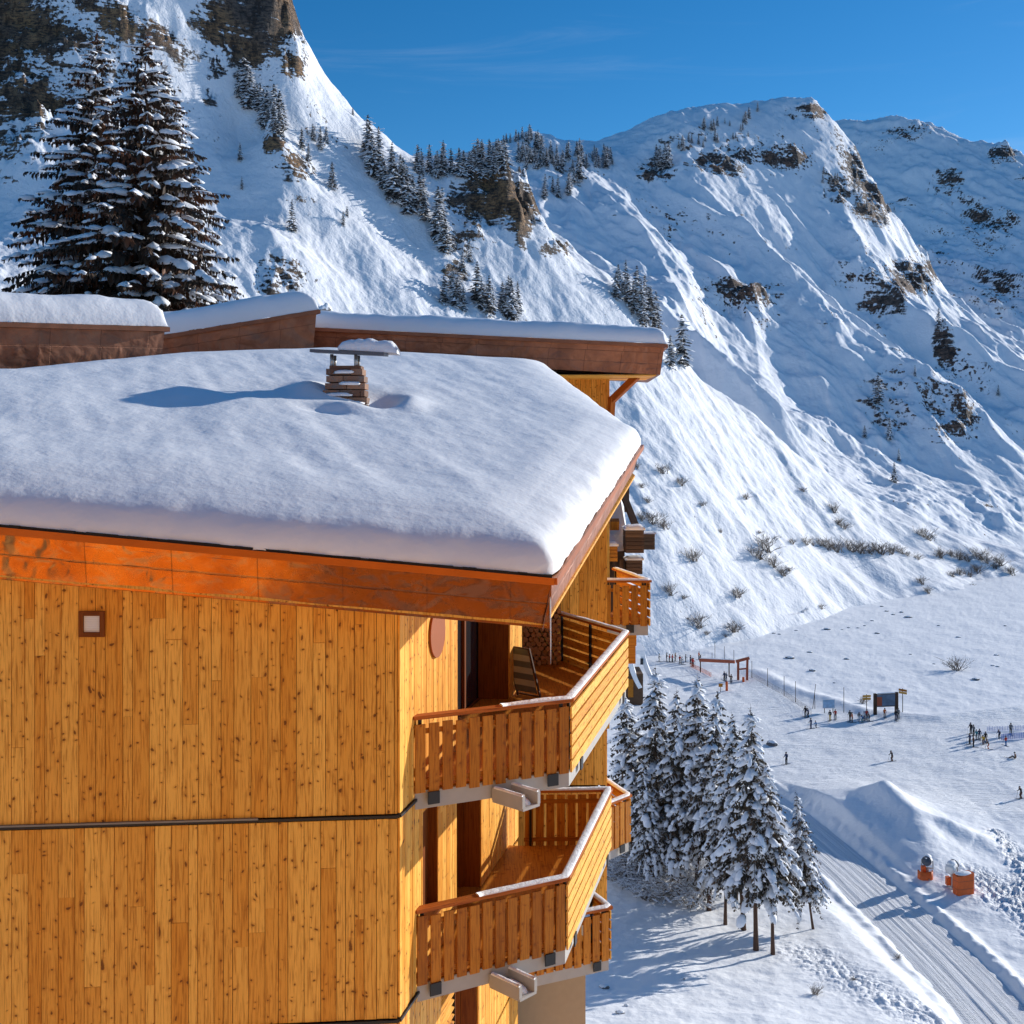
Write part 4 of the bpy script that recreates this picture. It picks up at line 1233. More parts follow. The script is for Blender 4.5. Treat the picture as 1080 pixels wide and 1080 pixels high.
bay(fr, q(683.5, 570.5, D + 1.2), .21, .4, .30, M['wood_old'], .06)
bay(fr, q(645, 583, D - .5), .18, .4, .28, M['wood_slat'])
bay(fr, q(668, 597, D - .2), .29, .4, .26, M['wood_old'], .12)
p_ = MB()
for px in (648, 655, 662):
    pp = MB(); pp.bar(q(px, 590, D - .2), q(px, 614, D - .2), .12, .12); pp.build('post', M['wood_old'], fr)
p_.bar(q(657, 521, D + 1.6), q(671, 556, D + .6), .25, .12)
p_.bar(q(661, 506, D + 2), q(661, 540, D + 2), .18, .18)
p_.build('brace', M['wood_old'], fr)
sl = MB(); sl.bar(q(640, 688, D), q(668, 688, D), 1.2, .3); sl.bar(q(640, 672, D), q(670, 672, D), .8, .5); sl.build('floor_slab', M['wood_slat'], fr)

D2 = 203.0
KH = 2.13
hut = empty('chalet', tuple(P(672, 741, D2)), 0, 'small snow draped hut with steep roof beside the lift queue', 'hut')
q = lambda px, py, d=D2: P(px, py, d)
HB = P(672, 741, D2)
def hp(x, y, z): return (HB.x + x * KH, D2 + y * KH, HB.z + z * KH)
m = MB(); m.box(hp(-.35, 1.5, .1), (.85 * KH, 0, 0), (0, 1.5 * KH, 0), (0, 0, 2.3 * KH)); m.build('wall', M['wood_old'], hut)
def sweep(mb, x0, w, zt, zb, y0, y1, run):
    """thick snow that runs down a steep curved roof"""
    n = 9; vs = []; fs = []
    for i in range(n):
        f = i / (n - 1); x = x0 + w + run * f ** 1.6; z = zt - (zt - zb) * f
        for y in (y0, (y0 + y1) / 2, y1):
            vs.append(hp(x + (.12 if y != y0 else 0), y, z))
    for i in range(n - 1):
        for k in range(2): fs.append((i * 3 + k, i * 3 + 3 + k, i * 3 + 4 + k, i * 3 + k + 1))
    vs2 = [hp(x0, y0, zt - .05), hp(x0 + w, y0, zt), hp(x0 + w, y1, zt + .1), hp(x0, y1, zt + .1), hp(x0 + w, y0 - .02, zt - .35), hp(x0, y0 - .02, zt - .38)]
    mb.add(vs, fs); mb.add(vs2, [(0, 1, 2, 3), (5, 4, 1, 0)])
    # front edge of the sweep
    ve = [hp(x0 + w + run * (i / 8) ** 1.6, y0 - .01, zt - (zt - zb) * i / 8) for i in range(9)] + [hp(x0 + w + run * (i / 8) ** 1.6 - .42 + .1 * i / 8, y0 - .01, zt - .1 - (zt - zb) * i / 8) for i in range(9)]
    mb.add(ve, [(i, 9 + i, 10 + i, i + 1) for i in range(8)])
s = MB(); sweep(s, -1.3, .95, 3.45, 1.3, -.2, 2.2, .75); sweep(s, -.2, 1.0, 4.1, 1.7, 1.6, 4.5, .75)
s.build('roof', M['snow_soft'], hut)
d_ = MB(); d_.box(hp(-.55, -.03, 1.2), (.22 * KH, 0, 0), (0, .04 * KH, 0), (0, 0, .75 * KH)); d_.build('door', M['wood_slat'], hut)
w_ = MB(); w_.box(hp(.55, 1.5, 3.15), (.12 * KH, 0, 0), (0, .1 * KH, 0), (0, 0, .25 * KH)); w_.build('window', M['glass'], hut)
# ------------------------------------------------------------------ conifers
def spruce(seed, H, R0, whorls, per, twig_len, twig_step, snow, droop=.35, bare=.06, low_crown=.08, tw=.05, pad=1.0, tuft=True, start_up=.18, top_pow=.85, hang=0.5, wild=.25, curtain=0.0):
    """returns (trunk MB, crown MB): crown material 0 needles, 1 snow. Local coordinates, base at the origin."""
    r_ = random.Random(seed)
    tr = MB(); cr = MB()
    bend = [r_.uniform(-.012, .012) * H for _ in range(2)]
    ax = lambda f: Vector((bend[0] * math.sin(f * 2.6), bend[1] * math.sin(f * 2.1 + .4), f * H))
    tr.tube([ax(i / 10) for i in range(11)], [max(.0095 * H * (1 - i / 10.3) ** .9, .012) * (1.25 if i == 0 else 1) for i in range(11)], 9)
    Z = Vector((0, 0, 1))
    for w in range(whorls):
        f = low_crown + (1 - low_crown) * (w / whorls) ** .95
        Rw = R0 * (1 - f) ** top_pow * (1 + r_.uniform(-.12, .12)) + .02 * H * (1 - f)
        if f < low_crown + .12: Rw *= .75 + 2.0 * (f - low_crown)
        n = max(4, int(per * (0.55 + .45 * (1 - f))))
        a0 = r_.uniform(0, 6.28)
        for b in range(n):
            a = a0 + 2 * math.pi * b / n + r_.uniform(-.25, .25)
            L = Rw * r_.uniform(.82 - .25 * wild, 1.08 + .12 * wild)
            if r_.random() < bare: L *= .5
            o = ax(f + r_.uniform(-.4, .4) / whorls); d = Vector((math.cos(a), math.sin(a), 0)); sd = Vector((-d.y, d.x, 0))
            up = start_up * r_.uniform(.5, 1.4) * (0.4 + f); dp = droop * r_.uniform(1 - .6 * wild, 1 + .7 * wild) * (1.25 - .6 * f)
            pt = lambda s: o + d * (L * s * (1 - .10 * s)) + Z * (L * (up * s - dp * s * s + .12 * max(0, s - .75)))
            ns = max(4, int(L / twig_step))
            # the branch itself
            q = [pt(i / 3) for i in range(4)]
            rad = .011 * L + .006
            for i in range(3):
                e0, e1 = q[i], q[i + 1]; k0, k1 = rad * (1 - i / 3.2), rad * (1 - (i + 1) / 3.2)
                cr.add([e0 + sd * k0, e0 - sd * k0, e0 - Z * k0 * 1.4, e1 + sd * k1, e1 - sd * k1, e1 - Z * k1 * 1.4], [(0, 3, 4, 1), (1, 4, 5, 2), (2, 5, 3, 0)], 0, r_.random() * .3)
            # side twigs
            for i in range(ns):
                s = .14 + .86 * (i + r_.random() * .8) / ns
                if s > 1: s = 1
                c = pt(s)
                for sg in (-1, 1):
                    l = twig_len * (L ** .5) * (1.12 - s) ** .55 * r_.uniform(.6, 1.2)
                    fw = r_.uniform(.25, .8); hg = -hang * r_.uniform(.3, 1.3)
                    v = (sd * sg + d * fw + Z * hg).normalized() * l
                    wv = v.cross(Z); 
                    if wv.length < 1e-4: wv = sd.copy()
                    wv = wv.normalized() * tw * r_.uniform(.7, 1.3)
                    m_ = c + v * .55 - Z * 0
                    t_ = r_.random()
                    cr.add([c, m_ + wv, c + v - Z * l * .12, m_ - wv, m_ + Z * tw * .5], [(0, 4, 1), (1, 4, 2), (2, 4, 3), (3, 4, 0)], 0, t_)
                    if tuft and r_.random() < .7:      # needles that hang under the twig
                        h_ = l * r_.uniform(.25, .6) * (1 + 1.1 * curtain * r_.random())
                        cr.add([c + v * .15, c + v * .9, c + v * .6 - Z * h_ + wv * .6, c + v * .25 - Z * h_ * .8 - wv * .5], [(0, 1, 2, 3)], 0, t_ * .6)
            # snow cushions along the branch
            npad = max(2, int(L / (twig_step * 2.4 * pad)))
            for i in range(npad):
                s = .2 + .8 * (i + r_.random()) / npad
                if r_.random() > snow or s > .97 or (wild > .4 and float(perlin(np.array(s * 2.2 + a * 9), np.array(f * 31.0), seed)) < -.12): continue
                c = pt(min(s, 1)); tdir = (pt(min(1, s + .05)) - pt(s - .05)).normalized()
                l = twig_step * 1.9 * pad * r_.uniform(.6, 1.4 + wild * .8) * (1.25 - .65 * s); wd = twig_len * (L ** .5) * (1.15 - s) ** .5 * r_.uniform(.35, .75) + .03
                h = min(l, wd) * r_.uniform(.35, .6)
                side = tdir.cross(Z).normalized(); upv = side.cross(tdir)
                if r_.random() < .6: c = c + side * r_.uniform(-.6, .6) * wd
                K = 7; vs = [c + upv * h]; fs = []
                for ring, (rr, hh) in enumerate(((.62, .72), (1.0, .12), (.9, -.25 - .3 * r_.random()))):
                    for k in range(K):
                        an = 2 * math.pi * k / K; j = 1 + r_.uniform(-.28, .28)
                        vs.append(c + tdir * math.cos(an) * l * rr * j + side * math.sin(an) * wd * rr * j + upv * h * hh - Z * wd * .35 * rr * abs(math.sin(an)))
                for k in range(K):
                    k2 = (k + 1) % K
                    fs.append((0, 1 + k, 1 + k2))
                    for ring in range(2):
                        b0 = 1 + ring * K
                        fs.append((b0 + k, b0 + K + k, b0 + K + k2, b0 + k2))
                cr.add(vs, fs, 1, .5)
    # leader
    tp = ax(1.0); tr.tube([tp - Z * .02 * H, tp + Z * .02 * H], [.012, .004], 5)
    for k in range(10):
        a = r_.uniform(0, 6.28); c = tp - Z * H * .025 * k / 5; l = .012 * H + .006 * H * k / 5
        v = Vector((math.cos(a), math.sin(a), .5)) * l
        wv = Vector((-math.sin(a), math.cos(a), 0)) * tw
        cr.add([c, c + v * .5 + wv, c + v, c + v * .5 - wv], [(0, 1, 2, 3)], 0, r_.random())
    return tr, cr

def make_tree(name, seed, needles, **kw):
    tr, cr = spruce(seed, **kw)
    return tr.mesh('trunk', M['bark'], True), cr.mesh('crown', [M[needles], M['snow_tree']], smooth={1})

def place_tree(name, meshes, loc, rz, scale, label, group=None, split=True):
    if split:
        t = empty(name, loc, rz, label, 'tree', group); t.scale = scale
        for nm, me in zip(('trunk', 'crown'), meshes):
            link(bpy.data.objects.new(nm, me), t)
        return t
    o = bpy.data.objects.new(name, meshes); link(o); o.location = loc; o.rotation_euler = (0, 0, rz); o.scale = scale
    return tag(o, label, 'tree', group)

# --- two great spruces behind the left roofs, a third half hidden
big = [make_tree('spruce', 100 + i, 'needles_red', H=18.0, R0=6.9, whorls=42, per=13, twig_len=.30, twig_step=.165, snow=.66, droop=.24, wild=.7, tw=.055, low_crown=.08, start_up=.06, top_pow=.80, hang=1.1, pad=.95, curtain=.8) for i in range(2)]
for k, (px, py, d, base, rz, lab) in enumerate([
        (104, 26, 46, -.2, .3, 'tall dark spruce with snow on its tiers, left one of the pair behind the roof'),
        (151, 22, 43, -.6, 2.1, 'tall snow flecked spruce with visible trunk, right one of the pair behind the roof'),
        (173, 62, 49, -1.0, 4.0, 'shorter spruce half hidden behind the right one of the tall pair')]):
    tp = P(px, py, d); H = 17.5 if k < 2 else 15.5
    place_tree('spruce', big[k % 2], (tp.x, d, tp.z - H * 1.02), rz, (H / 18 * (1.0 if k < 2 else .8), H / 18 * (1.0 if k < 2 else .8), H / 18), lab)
zk = 2.0

# --- the group of snow laden spruces beside the track
mids = [make_tree('spruce', 200 + i, 'needles', H=17.0, R0=4.1, whorls=31, per=9, twig_len=.40, twig_step=.26, snow=.76, droop=.62, tw=.085, low_crown=(.32, .25, .29)[i], start_up=.03, top_pow=.66, hang=1.3, pad=.78, wild=.8) for i in range(3)]
def ground_hit(px, py, d0=62, d1=440):
    d = np.linspace(d0, d1, 3000); x = (px - 540) / F * d
    s = ground_z(x, d, False) - (HZ - py) / F * d
    k = int(np.argmax(s > 0)); return Vector((x[k], d[k], float(ground_z(x[k], d[k], True))))
GROUP = [  # base pixel, top pixel, kind, width, label
    (815, 1006, 806, 803, 0, 1.0, 'front snow laden spruce of the group, bare trunk standing in open snow by the track'),
    (858, 979, 840, 833, 1, .85, 'short leaning spruce at the right end of the group beside the track'),
    (797, 1001, 791, 744, 2, 1.0, 'tall snow laden spruce with a dark tip just left of the front one'),
    (765, 974, 763, 782, 1, .92, 'snow laden spruce with a rounded top at the left front of the group'),
    (784, 980, 772, 752, 0, 1.0, 'slim snow laden spruce in the middle of the group'),
    (748, 960, 758, 729, 2, 1.0, 'tall spruce with a reddish tip in the middle back of the group'),
    (735, 948, 735, 714, 0, 1.05, 'tallest looking snow laden spruce at the back of the group'),
    (716, 945, 712, 728, 1, 1.0, 'narrow spruce squeezed between two taller ones at the back left of the group'),
    (694, 935, 692, 704, 2, 1.1, 'broad snow laden spruce at the back left, top beside the snow draped hut'),
    (668, 925, 658, 733, 0, 1.15, 'leftmost spruce of the group, partly behind the timber balconies'),
    (725, 925, 724, 745, 2, 1.0, 'spruce half hidden between the back row of the group'),
    (776, 950, 779, 770, 1, 1.0, 'spruce in the second row, hidden low down by the front left one'),
    (680, 915, 672, 765, 2, 1.1, 'spruce behind the leftmost one, deep in the group'),
    (690, 945, 676, 800, 1, .9, 'low dark spruce in the shade under the back left of the group'),
]
for i, (bx, by, tx, ty, k, wd, lab) in enumerate(GROUP):
    g = ground_hit(bx, by)
    H = (by - ty) / F * g.y
    wd *= 1.08
    s = H / 17.0; lean = (tx - bx) / F * g.y / H
    t = place_tree('spruce', mids[k], (g.x, g.y, g.z - .15), rnd.uniform(0, 6.28), (s * wd, s * wd, s), lab)
    t.rotation_euler = (0, 0, rnd.uniform(0, 6.28))
    t.matrix_basis = Matrix.Translation(t.location) @ Matrix.Rotation(lean, 4, 'Y') @ Matrix.Rotation(rnd.uniform(0, 6.28), 4, 'Z') @ Matrix.Diagonal((s * wd, s * wd, s, 1))

# --- bare bushes
def bush_mesh(seed, n, h, spread, thick=.03, snow=0.0, flat=1.0):
    r_ = random.Random(seed); m = MB()
    def stem(p, d, l, w, lev):
        e = p + d * l
        sd = d.cross(Vector((r_.uniform(-1, 1), r_.uniform(-1, 1), r_.uniform(-1, 1))))
        if sd.length < 1e-3: return
        sd = sd.normalized() * w; s2 = d.cross(sd).normalized() * w
        m.add([p + sd, p - sd * .5 + s2 * .87, p - sd * .5 - s2 * .87, e], [(0, 1, 3), (1, 2, 3), (2, 0, 3)], 0, r_.random())
        if snow and r_.random() < snow:
            m.blob(p + d * l * .6 + Vector((0, 0, w)), l * .3, w * 3.2, w * 2.5, 6, 4, 1, math.atan2(d.y, d.x), .2, r_.randint(0, 999))
        if lev < 3:
            for k in range(r_.randint(2, 3)):
                q = p + d * l * r_.uniform(.35, .95)
                dd = (d + Vector((r_.uniform(-.7, .7), r_.uniform(-.7, .7), r_.uniform(-.25, .5)))).normalized()
                stem(q, dd, l * r_.uniform(.45, .75), w * .6, lev + 1)
    for k in range(n):
        a = r_.uniform(0, 6.28); t = r_.uniform(.1, 1) * spread
        d = Vector((math.cos(a) * t, math.sin(a) * t, flat)).normalized()
        stem(Vector((r_.gauss(0, .12) * h, r_.gauss(0, .12) * h, -.05)), d, h * r_.uniform(.4, .75), thick, 0)
    return m.mesh('bush', [M['twig'], M['snow_tree']])
slope_bush = [bush_mesh(300 + i, 26, 1.0, 1.1, .020) for i in range(4)]
near_bush = [bush_mesh(320 + i, 44, 1.0, 1.5, .011, .75, .7) for i in range(3)]
for i, (px, py, sz) in enumerate([(690, 930, 4.2), (675, 910, 4.0), (712, 944, 3.6), (655, 900, 3.6), (730, 955, 2.8), (668, 935, 3.4), (700, 915, 4.2), (652, 925, 3.2), (722, 935, 3.4), (684, 950, 2.4)]):
    g = ground_hit(px, py)
    o = bpy.data.objects.new('bush', near_bush[i % 3]); link(o); o.location = g; o.rotation_euler = (0, 0, i * 1.3); sz *= 1.35; o.scale = (sz, sz, sz)
    tag(o, 'bare tangled bush dusted with snow under the spruces, behind the balcony corner', 'bush', 'tangled bushes under the spruces')
for i, (px, py, sz) in enumerate([(1010, 707, 4.2), (1030, 715, 0), (910, 742, 1.8), (947, 1010, .8), (900, 1035, .6), (860, 1048, 1.2)]):
    if not sz: continue
    g = ground_hit(px, py)
    o = bpy.data.objects.new('bush', slope_bush[i % 4]); link(o); o.location = g; o.rotation_euler = (0, 0, i); o.scale = (sz, sz, sz * .7)
    tag(o, ['thin bare bush on the lake shore bank, upper right', '', 'small bare bush poking up beside the piste map board', 'tiny twig on the bright bank left of the track', 'lowest twig on the bank left of the track', 'small dry bush on the open snow slope below the spruces'][i], 'bush')

# --- conifers scattered on the mountains
far_t = []
for i in range(4):
    tr, cr = spruce(400 + i, H=12.0, R0=2.3, whorls=15, per=6, twig_len=.60, twig_step=.60, snow=.36, droop=.45, tw=.26, low_crown=.06, start_up=.05, top_pow=.8, hang=.7, pad=1.3, tuft=True)
    b = len(cr.v)
    me = cr.mesh('conifer', [M['needles_far'], M['snow_tree']], smooth={1}); far_t.append(me)
def scatter(lst, zf, d0, d1, label, group, seed):
    r_ = random.Random(seed)
    for (px, py, hp) in lst:
        h = hit(px, py, zf, d0, d1)
        if h is None: continue
        Hm = hp / F * h.y; s = Hm / 12.0; w_ = s * r_.uniform(1.05, 1.5)
        o = place_tree('conifer', far_t[r_.randrange(4)], h - Vector((0, 0, .25)), r_.uniform(0, 6.28), (w_, w_, s), label, group, split=False)
def clump(n, x0, x1, f, h0, h1, seed, spread=6):
    r_ = random.Random(seed); out = []
    for k in range(n):
        x = r_.uniform(x0, x1); out.append((x, f(x) + r_.uniform(-spread, spread), r_.uniform(h0, h1)))
    return out
lin = lambda a, b, c, d: (lambda x: b + (d - b) * (x - a) / (c - a))
scatter(clump(24, 250, 304, lin(252, 98, 302, 150), 28, 44, 1, 10), zA, 200, 420, 'snow dusted conifer in the stand on the gully edge below the cliff', 'conifers on the gully edge', 1)
scatter(clump(38, 386, 470, lin(388, 172, 460, 246), 28, 48, 2, 14), zA, 220, 430, 'dark conifer in the dense stand running down left of the rock spur', 'conifers left of the rock spur', 2)
scatter(clump(34, 438, 536, lin(438, 180, 536, 192), 20, 33, 3, 5), zA, 250, 430, 'conifer on the shelf along the top of the rock spur', 'conifers on top of the rock spur', 3)
scatter(clump(20, 464, 546, lin(464, 318, 546, 336), 26, 46, 4, 8), zA, 200, 420, 'snowy conifer just above the long rear roof, left part', 'conifers above the rear roof', 4)
scatter([(656, 302, 34), (664, 306, 40), (650, 316, 30), (672, 322, 42), (680, 330, 40), (668, 330, 34), (686, 344, 42), (692, 347, 40), (678, 345, 32), (652, 308, 30), (660, 312, 38), (676, 336, 40), (684, 338, 36), (662, 322, 34)], zA, 250, 440, 'conifer in the small stand above the right end of the rear roof', 'conifers above the roof end', 5)
scatter([(719, 385, 54)], zA, 250, 440, 'broad lone conifer on the skyline of the bright slope, right of the rear roof', None, 6)
scatter([(707, 388, 36)], zA, 250, 440, 'smaller conifer half behind the broad one right of the rear roof', None, 7)
scatter([(308, 245, 34)], zA, 200, 420, 'single conifer in the middle of the left snow bowl', None, 8)
scatter([(350, 200, 30)], zA, 200, 420, 'single conifer higher up the left bowl, below the rounded boulders', None, 9)
scatter([(372, 121, 9)], zA, 200, 420, 'tiny conifer alone on the steep left skyline', None, 10)
scatter([(563, 238, 12)], zA, 200, 430, 'tiny conifer at the foot of the rock spur', None, 11)
scatter([(318, 158, 24), (338, 158, 26), (344, 152, 18), (330, 148, 18), (325, 170, 20)], zA, 200, 430, 'small conifer among the boulders in the upper left bowl', 'small conifers among the boulders', 12)
scatter([(362, 238, 16), (366, 228, 12), (255, 200, 14), (253, 170, 20), (495, 270, 26), (488, 285, 22), (478, 262, 18)], zA, 200, 430, 'small scattered conifer on the left mountainside', 'scattered small conifers', 13)
scatter(clump(56, 545, 645, lin(560, 172, 642, 174), 12, 22, 14, 9) + clump(10, 570, 612, lin(570, 205, 612, 200), 16, 24, 24, 8), zB, 420, 1000, 'distant conifer in the belt below the middle skyline', 'distant conifers below the middle skyline', 14)
scatter(clump(14, 515, 560, lin(515, 160, 560, 148), 8, 14, 15, 5), zB, 420, 1000, 'tiny conifer on the skyline above the rock spur', 'tiny skyline conifers', 15)
scatter(clump(9, 688, 706, lin(688, 172, 706, 180), 18, 30, 16, 7), zB, 420, 1000, 'distant conifer in the small dark clump under the summit', 'distant conifers under the summit', 16)
scatter(clump(26, 715, 790, lin(715, 152, 790, 134), 6, 14, 17, 12), zB, 420, 1000, 'tiny distant conifer dotted over the left flank of the summit', 'tiny conifers on the summit flank', 17)
scatter([(799, 118, 10)], zB, 420, 1000, 'lone tiny conifer on the summit skyline', None, 18)
scatter(clump(12, 860, 940, lin(860, 185, 940, 235), 7, 13, 19, 10), zB, 420, 1000, 'tiny conifer on the rocky shoulder right of the summit', 'tiny conifers on the rocky shoulder', 19)
scatter([(926, 426, 32)], zB, 390, 900, 'darkest conifer on the rocky lower spur, right of the bright slope', None, 20)
scatter([(938, 468, 24)], zB, 390, 900, 'second conifer on the rocky lower spur, below the darkest one', None, 21)
scatter([(912, 464, 13), (943, 510, 22), (948, 490, 14), (928, 445, 12), (990, 352, 22), (1053, 418, 12), (965, 395, 12)], zB, 390, 900, 'small stunted conifer on the rocky lower spur', 'stunted conifers on the lower spur', 22)

# --- bushes on the lower slope
BUSH = [(672, 493, 13), (697, 497, 18), (676, 512, 12), (718, 510, 13), (683, 528, 14), (740, 532, 12), (687, 551, 18), (676, 548, 16), (700, 556, 14), (786, 524, 12), (847, 516, 12), (888, 510, 11), (730, 590, 22), (777, 628, 18), (707, 626, 13), (720, 630, 10), (736, 660, 20), (773, 664, 18), (765, 670, 12),
        (808, 580, 22), (800, 588, 16), (815, 596, 16), (826, 605, 18), (832, 600, 12), (880, 538, 13), (884, 551, 16), (890, 556, 12), (835, 572, 12), (850, 572, 10), (866, 574, 14), (857, 573, 13), (874, 578, 14), (882, 580, 15), (897, 579, 16), (909, 581, 18), (918, 582, 16), (928, 582, 16), (940, 582, 17), (951, 582, 14), (957, 584, 12), (968, 588, 9), (973, 564, 14), (980, 568, 11), (991, 586, 13), (1003, 585, 14), (1012, 588, 15), (1020, 590, 13), (1033, 588, 15), (1040, 592, 11), (1004, 606, 13), (1012, 604, 12), (1022, 606, 15), (1030, 602, 13), (1049, 598, 14), (1054, 594, 12), (1066, 604, 13), (1026, 619, 10), (979, 624, 13), (972, 614, 9), (866, 640, 14), (1057, 558, 12), (1068, 565, 12), (745, 668, 11), (800, 560, 9), (760, 560, 8)]
r_ = random.Random(31)
for px, py, hp in BUSH:
    h = hit(px, py + 2, lambda x, y, f=False: np.maximum(zA(x, y, f), zB(x, y, f) if np.min(y) > 380 else -999), 226, 470)
    if h is None: continue
    s = hp / F * h.y * r_.uniform(.6, 1.15)
    o = bpy.data.objects.new('bush', slope_bush[r_.randrange(4)]); link(o); o.location = h - Vector((0, 0, .1)); o.rotation_euler = (0, 0, r_.uniform(0, 6.28)); o.scale = (s * r_.uniform(.9, 1.6), s * r_.uniform(.9, 1.6), s * r_.uniform(.6, 1.1))
    tag(o, 'bare brown bush sticking out of the snow low on the bright slope', 'bush', 'bare bushes low on the slope')
# ------------------------------------------------------------------ people on the piste
def skin_body(joints, edges):
    me = bpy.data.meshes.new('body')
    me.from_pydata([j[0] for j in joints], edges, [])
    o = bpy.data.objects.new('body_tmp', me); COL.objects.link(o)
    o.modifiers.new('skin', 'SKIN'); s = o.modifiers.new('sub', 'SUBSURF'); s.levels = 1
    for k, j in enumerate(joints):
        v = me.skin_vertices[0].data[k]; v.radius = (j[1], j[1] * (j[2] if len(j) > 2 else 1)); v.use_root = (k == 0)
    dg = bpy.context.evaluated_depsgraph_get(); dg.update()
    out = bpy.data.meshes.new_from_object(o.evaluated_get(dg))
    bpy.data.objects.remove(o)
    out.polygons.foreach_set('use_smooth', np.full(len(out.polygons), True))
    return out
EDG = [(0, 1), (1, 2), (2, 3), (3, 4), (4, 5), (2, 6), (6, 7), (7, 8), (8, 9), (2, 10), (10, 11), (11, 12), (12, 13), (0, 14), (14, 15), (15, 16), (16, 17), (0, 18), (18, 19), (19, 20), (20, 21)]
def pose(p):
    d = dict(pel=(0, 0, .95), bel=(0, .02, 1.14), che=(0, .03, 1.36), nec=(0, .05, 1.50), hea=(0, .07, 1.61), top=(0, .07, 1.72), knee=.06, arm=((.27, .06, 1.15), (.24, .26, 1.02)), feet=.10, kz=.50)
    d.update(p); J = []
    add = lambda q, r, a=1: J.append((q, r, a))
    add(d['pel'], .15, .8); add(d['bel'], .145, .8); add(d['che'], .17, .75); add(d['nec'], .065); add(d['hea'], .10); add(d['top'], .075)
    for s in (-1, 1):
        sh = (s * .19, d['che'][1], d['che'][2] + .07); e, w = d['arm']
        add(sh, .075); add((s * e[0], e[1], e[2]), .058); add((s * w[0], w[1], w[2]), .045); add((s * (w[0] - .01), w[1] + .09, w[2] - .02), .05)
    for s in (-1, 1):
        hp_ = d['pel']
        add((s * .095, hp_[1], hp_[2] - .08), .10); add((s * d['feet'] * 1.15, d['kn'][0] if 'kn' in d else d['knee'], d['kn'][1] if 'kn' in d else d['kz']), .078)
        ft = d.get('ft', (0.0, .12)); add((s * d['feet'], ft[0], ft[1]), .068); add((s * d['feet'], ft[0] + .17, ft[1] - .05), .055)
    return J
POSES = {
    'stand': pose({}),
    'lean': pose(dict(pel=(0, -.05, .88), bel=(0, .03, 1.06), che=(0, .12, 1.26), nec=(0, .18, 1.38), hea=(0, .22, 1.48), top=(0, .23, 1.59), kn=(.14, .47), arm=((.29, .16, 1.05), (.27, .38, .98)), ft=(-.04, .12))),
    'sit': pose(dict(pel=(0, -.25, .18), bel=(0, -.27, .38), che=(0, -.22, .60), nec=(0, -.18, .74), hea=(0, -.15, .85), top=(0, -.15, .96), kn=(.18, .36), arm=((.27, -.28, .38), (.26, -.34, .16)), ft=(.50, .10), feet=.12)),
}
JACK = {'black': (.014, .014, .017), 'navy': (.02, .035, .09), 'red': (.42, .03, .02), 'orange': (.60, .12, .015), 'blue': (.05, .16, .36), 'grey': (.12, .13, .14), 'brown': (.12, .05, .025), 'yellow': (.60, .36, .03), 'teal': (.04, .22, .26), 'white': (.6, .6, .62)}
CLOTH = {k: plain('fabric_' + k, v, .85, 0, .15, 9) for k, v in JACK.items()}
BODY = {k: skin_body(v, EDG) for k, v in POSES.items()}
for k, me in BODY.items():
    for nm in range(4): me.materials.append(None)
    J = POSES[k]; hip = J[0][0]; nk = J[3][0]
    for pg in me.polygons:
        c = pg.center
        hd = (Vector(c) - Vector(J[4][0])).length
        leg = min((Vector(c) - Vector(J[i][0])).length for i in (15, 16, 17, 19, 20, 21)); arm_ = min((Vector(c) - Vector(J[i][0])).length for i in (9, 13))
        if hd < .165 and c.z > nk[2] + .01: pg.material_index = 0
        elif arm_ < .085: pg.material_index = 3
        elif k == 'sit': pg.material_index = 2 if (c.y > -.12 and c.z < .55 and abs(c.x) < .22) or c.z < .17 else 1
        else: pg.material_index = 2 if c.z < hip[2] - .02 and (abs(c.x) < .24) and leg < .6 and arm_ > .1 else 1
def helmet_mesh(k):
    m = MB(); h = Vector(POSES[k][4][0]); t = Vector(POSES[k][5][0]); c = h.lerp(t, .45)
    m.blob(c + Vector((0, -.012, .012)), .128, .145, .135, 12, 8, 0, 0, 0, 1, -.12)
    m.box(c + Vector((0, .118, -.022)), (.085, 0, 0), (0, .022, 0), (0, 0, .035), 1)
    return m.mesh('helmet', [M['black'], M['slate']], True)
HELM = {k: helmet_mesh(k) for k in POSES}
def ski_mesh():
    m = MB(); L = 1.65
    pts = [(-L * .45, .03), (-L * .42, .0), (0, .008), (L * .40, .0), (L * .5, .05), (L * .55, .12)]
    vs = []; fs = []
    for i, (y, z) in enumerate(pts):
        w = .045 if 0 < i < 4 else .038
        vs += [(-w, y, z), (w, y, z), (w, y, z + .018), (-w, y, z + .018)]
    for i in range(len(pts) - 1):
        for k in range(4): fs.append((i * 4 + k, i * 4 + (k + 1) % 4, i * 4 + 4 + (k + 1) % 4, i * 4 + 4 + k))
    m.add(vs, fs); m.add(vs[:4], [(3, 2, 1, 0)]); m.add(vs[-4:], [(0, 1, 2, 3)])
    m.box((0, 0, .05), (.035, 0, 0), (0, .13, 0), (0, 0, .03))
    return m.mesh('ski', [M['slate']])
SKI = ski_mesh()
def pole_mesh():
    m = MB(); m.tube([(0, 0, 0), (0, 0, 1.1)], .012, 6); m.lathe((0, 0, .06), (0, 0, 1), [(0, .03), (.012, .045), (.02, .02)], 8); m.lathe((0, 0, 1.0), (0, 0, 1), [(0, .016), (.12, .02), (.14, .012)], 8)
    return m.mesh('ski_pole', [M['black']])
POLE = pole_mesh()
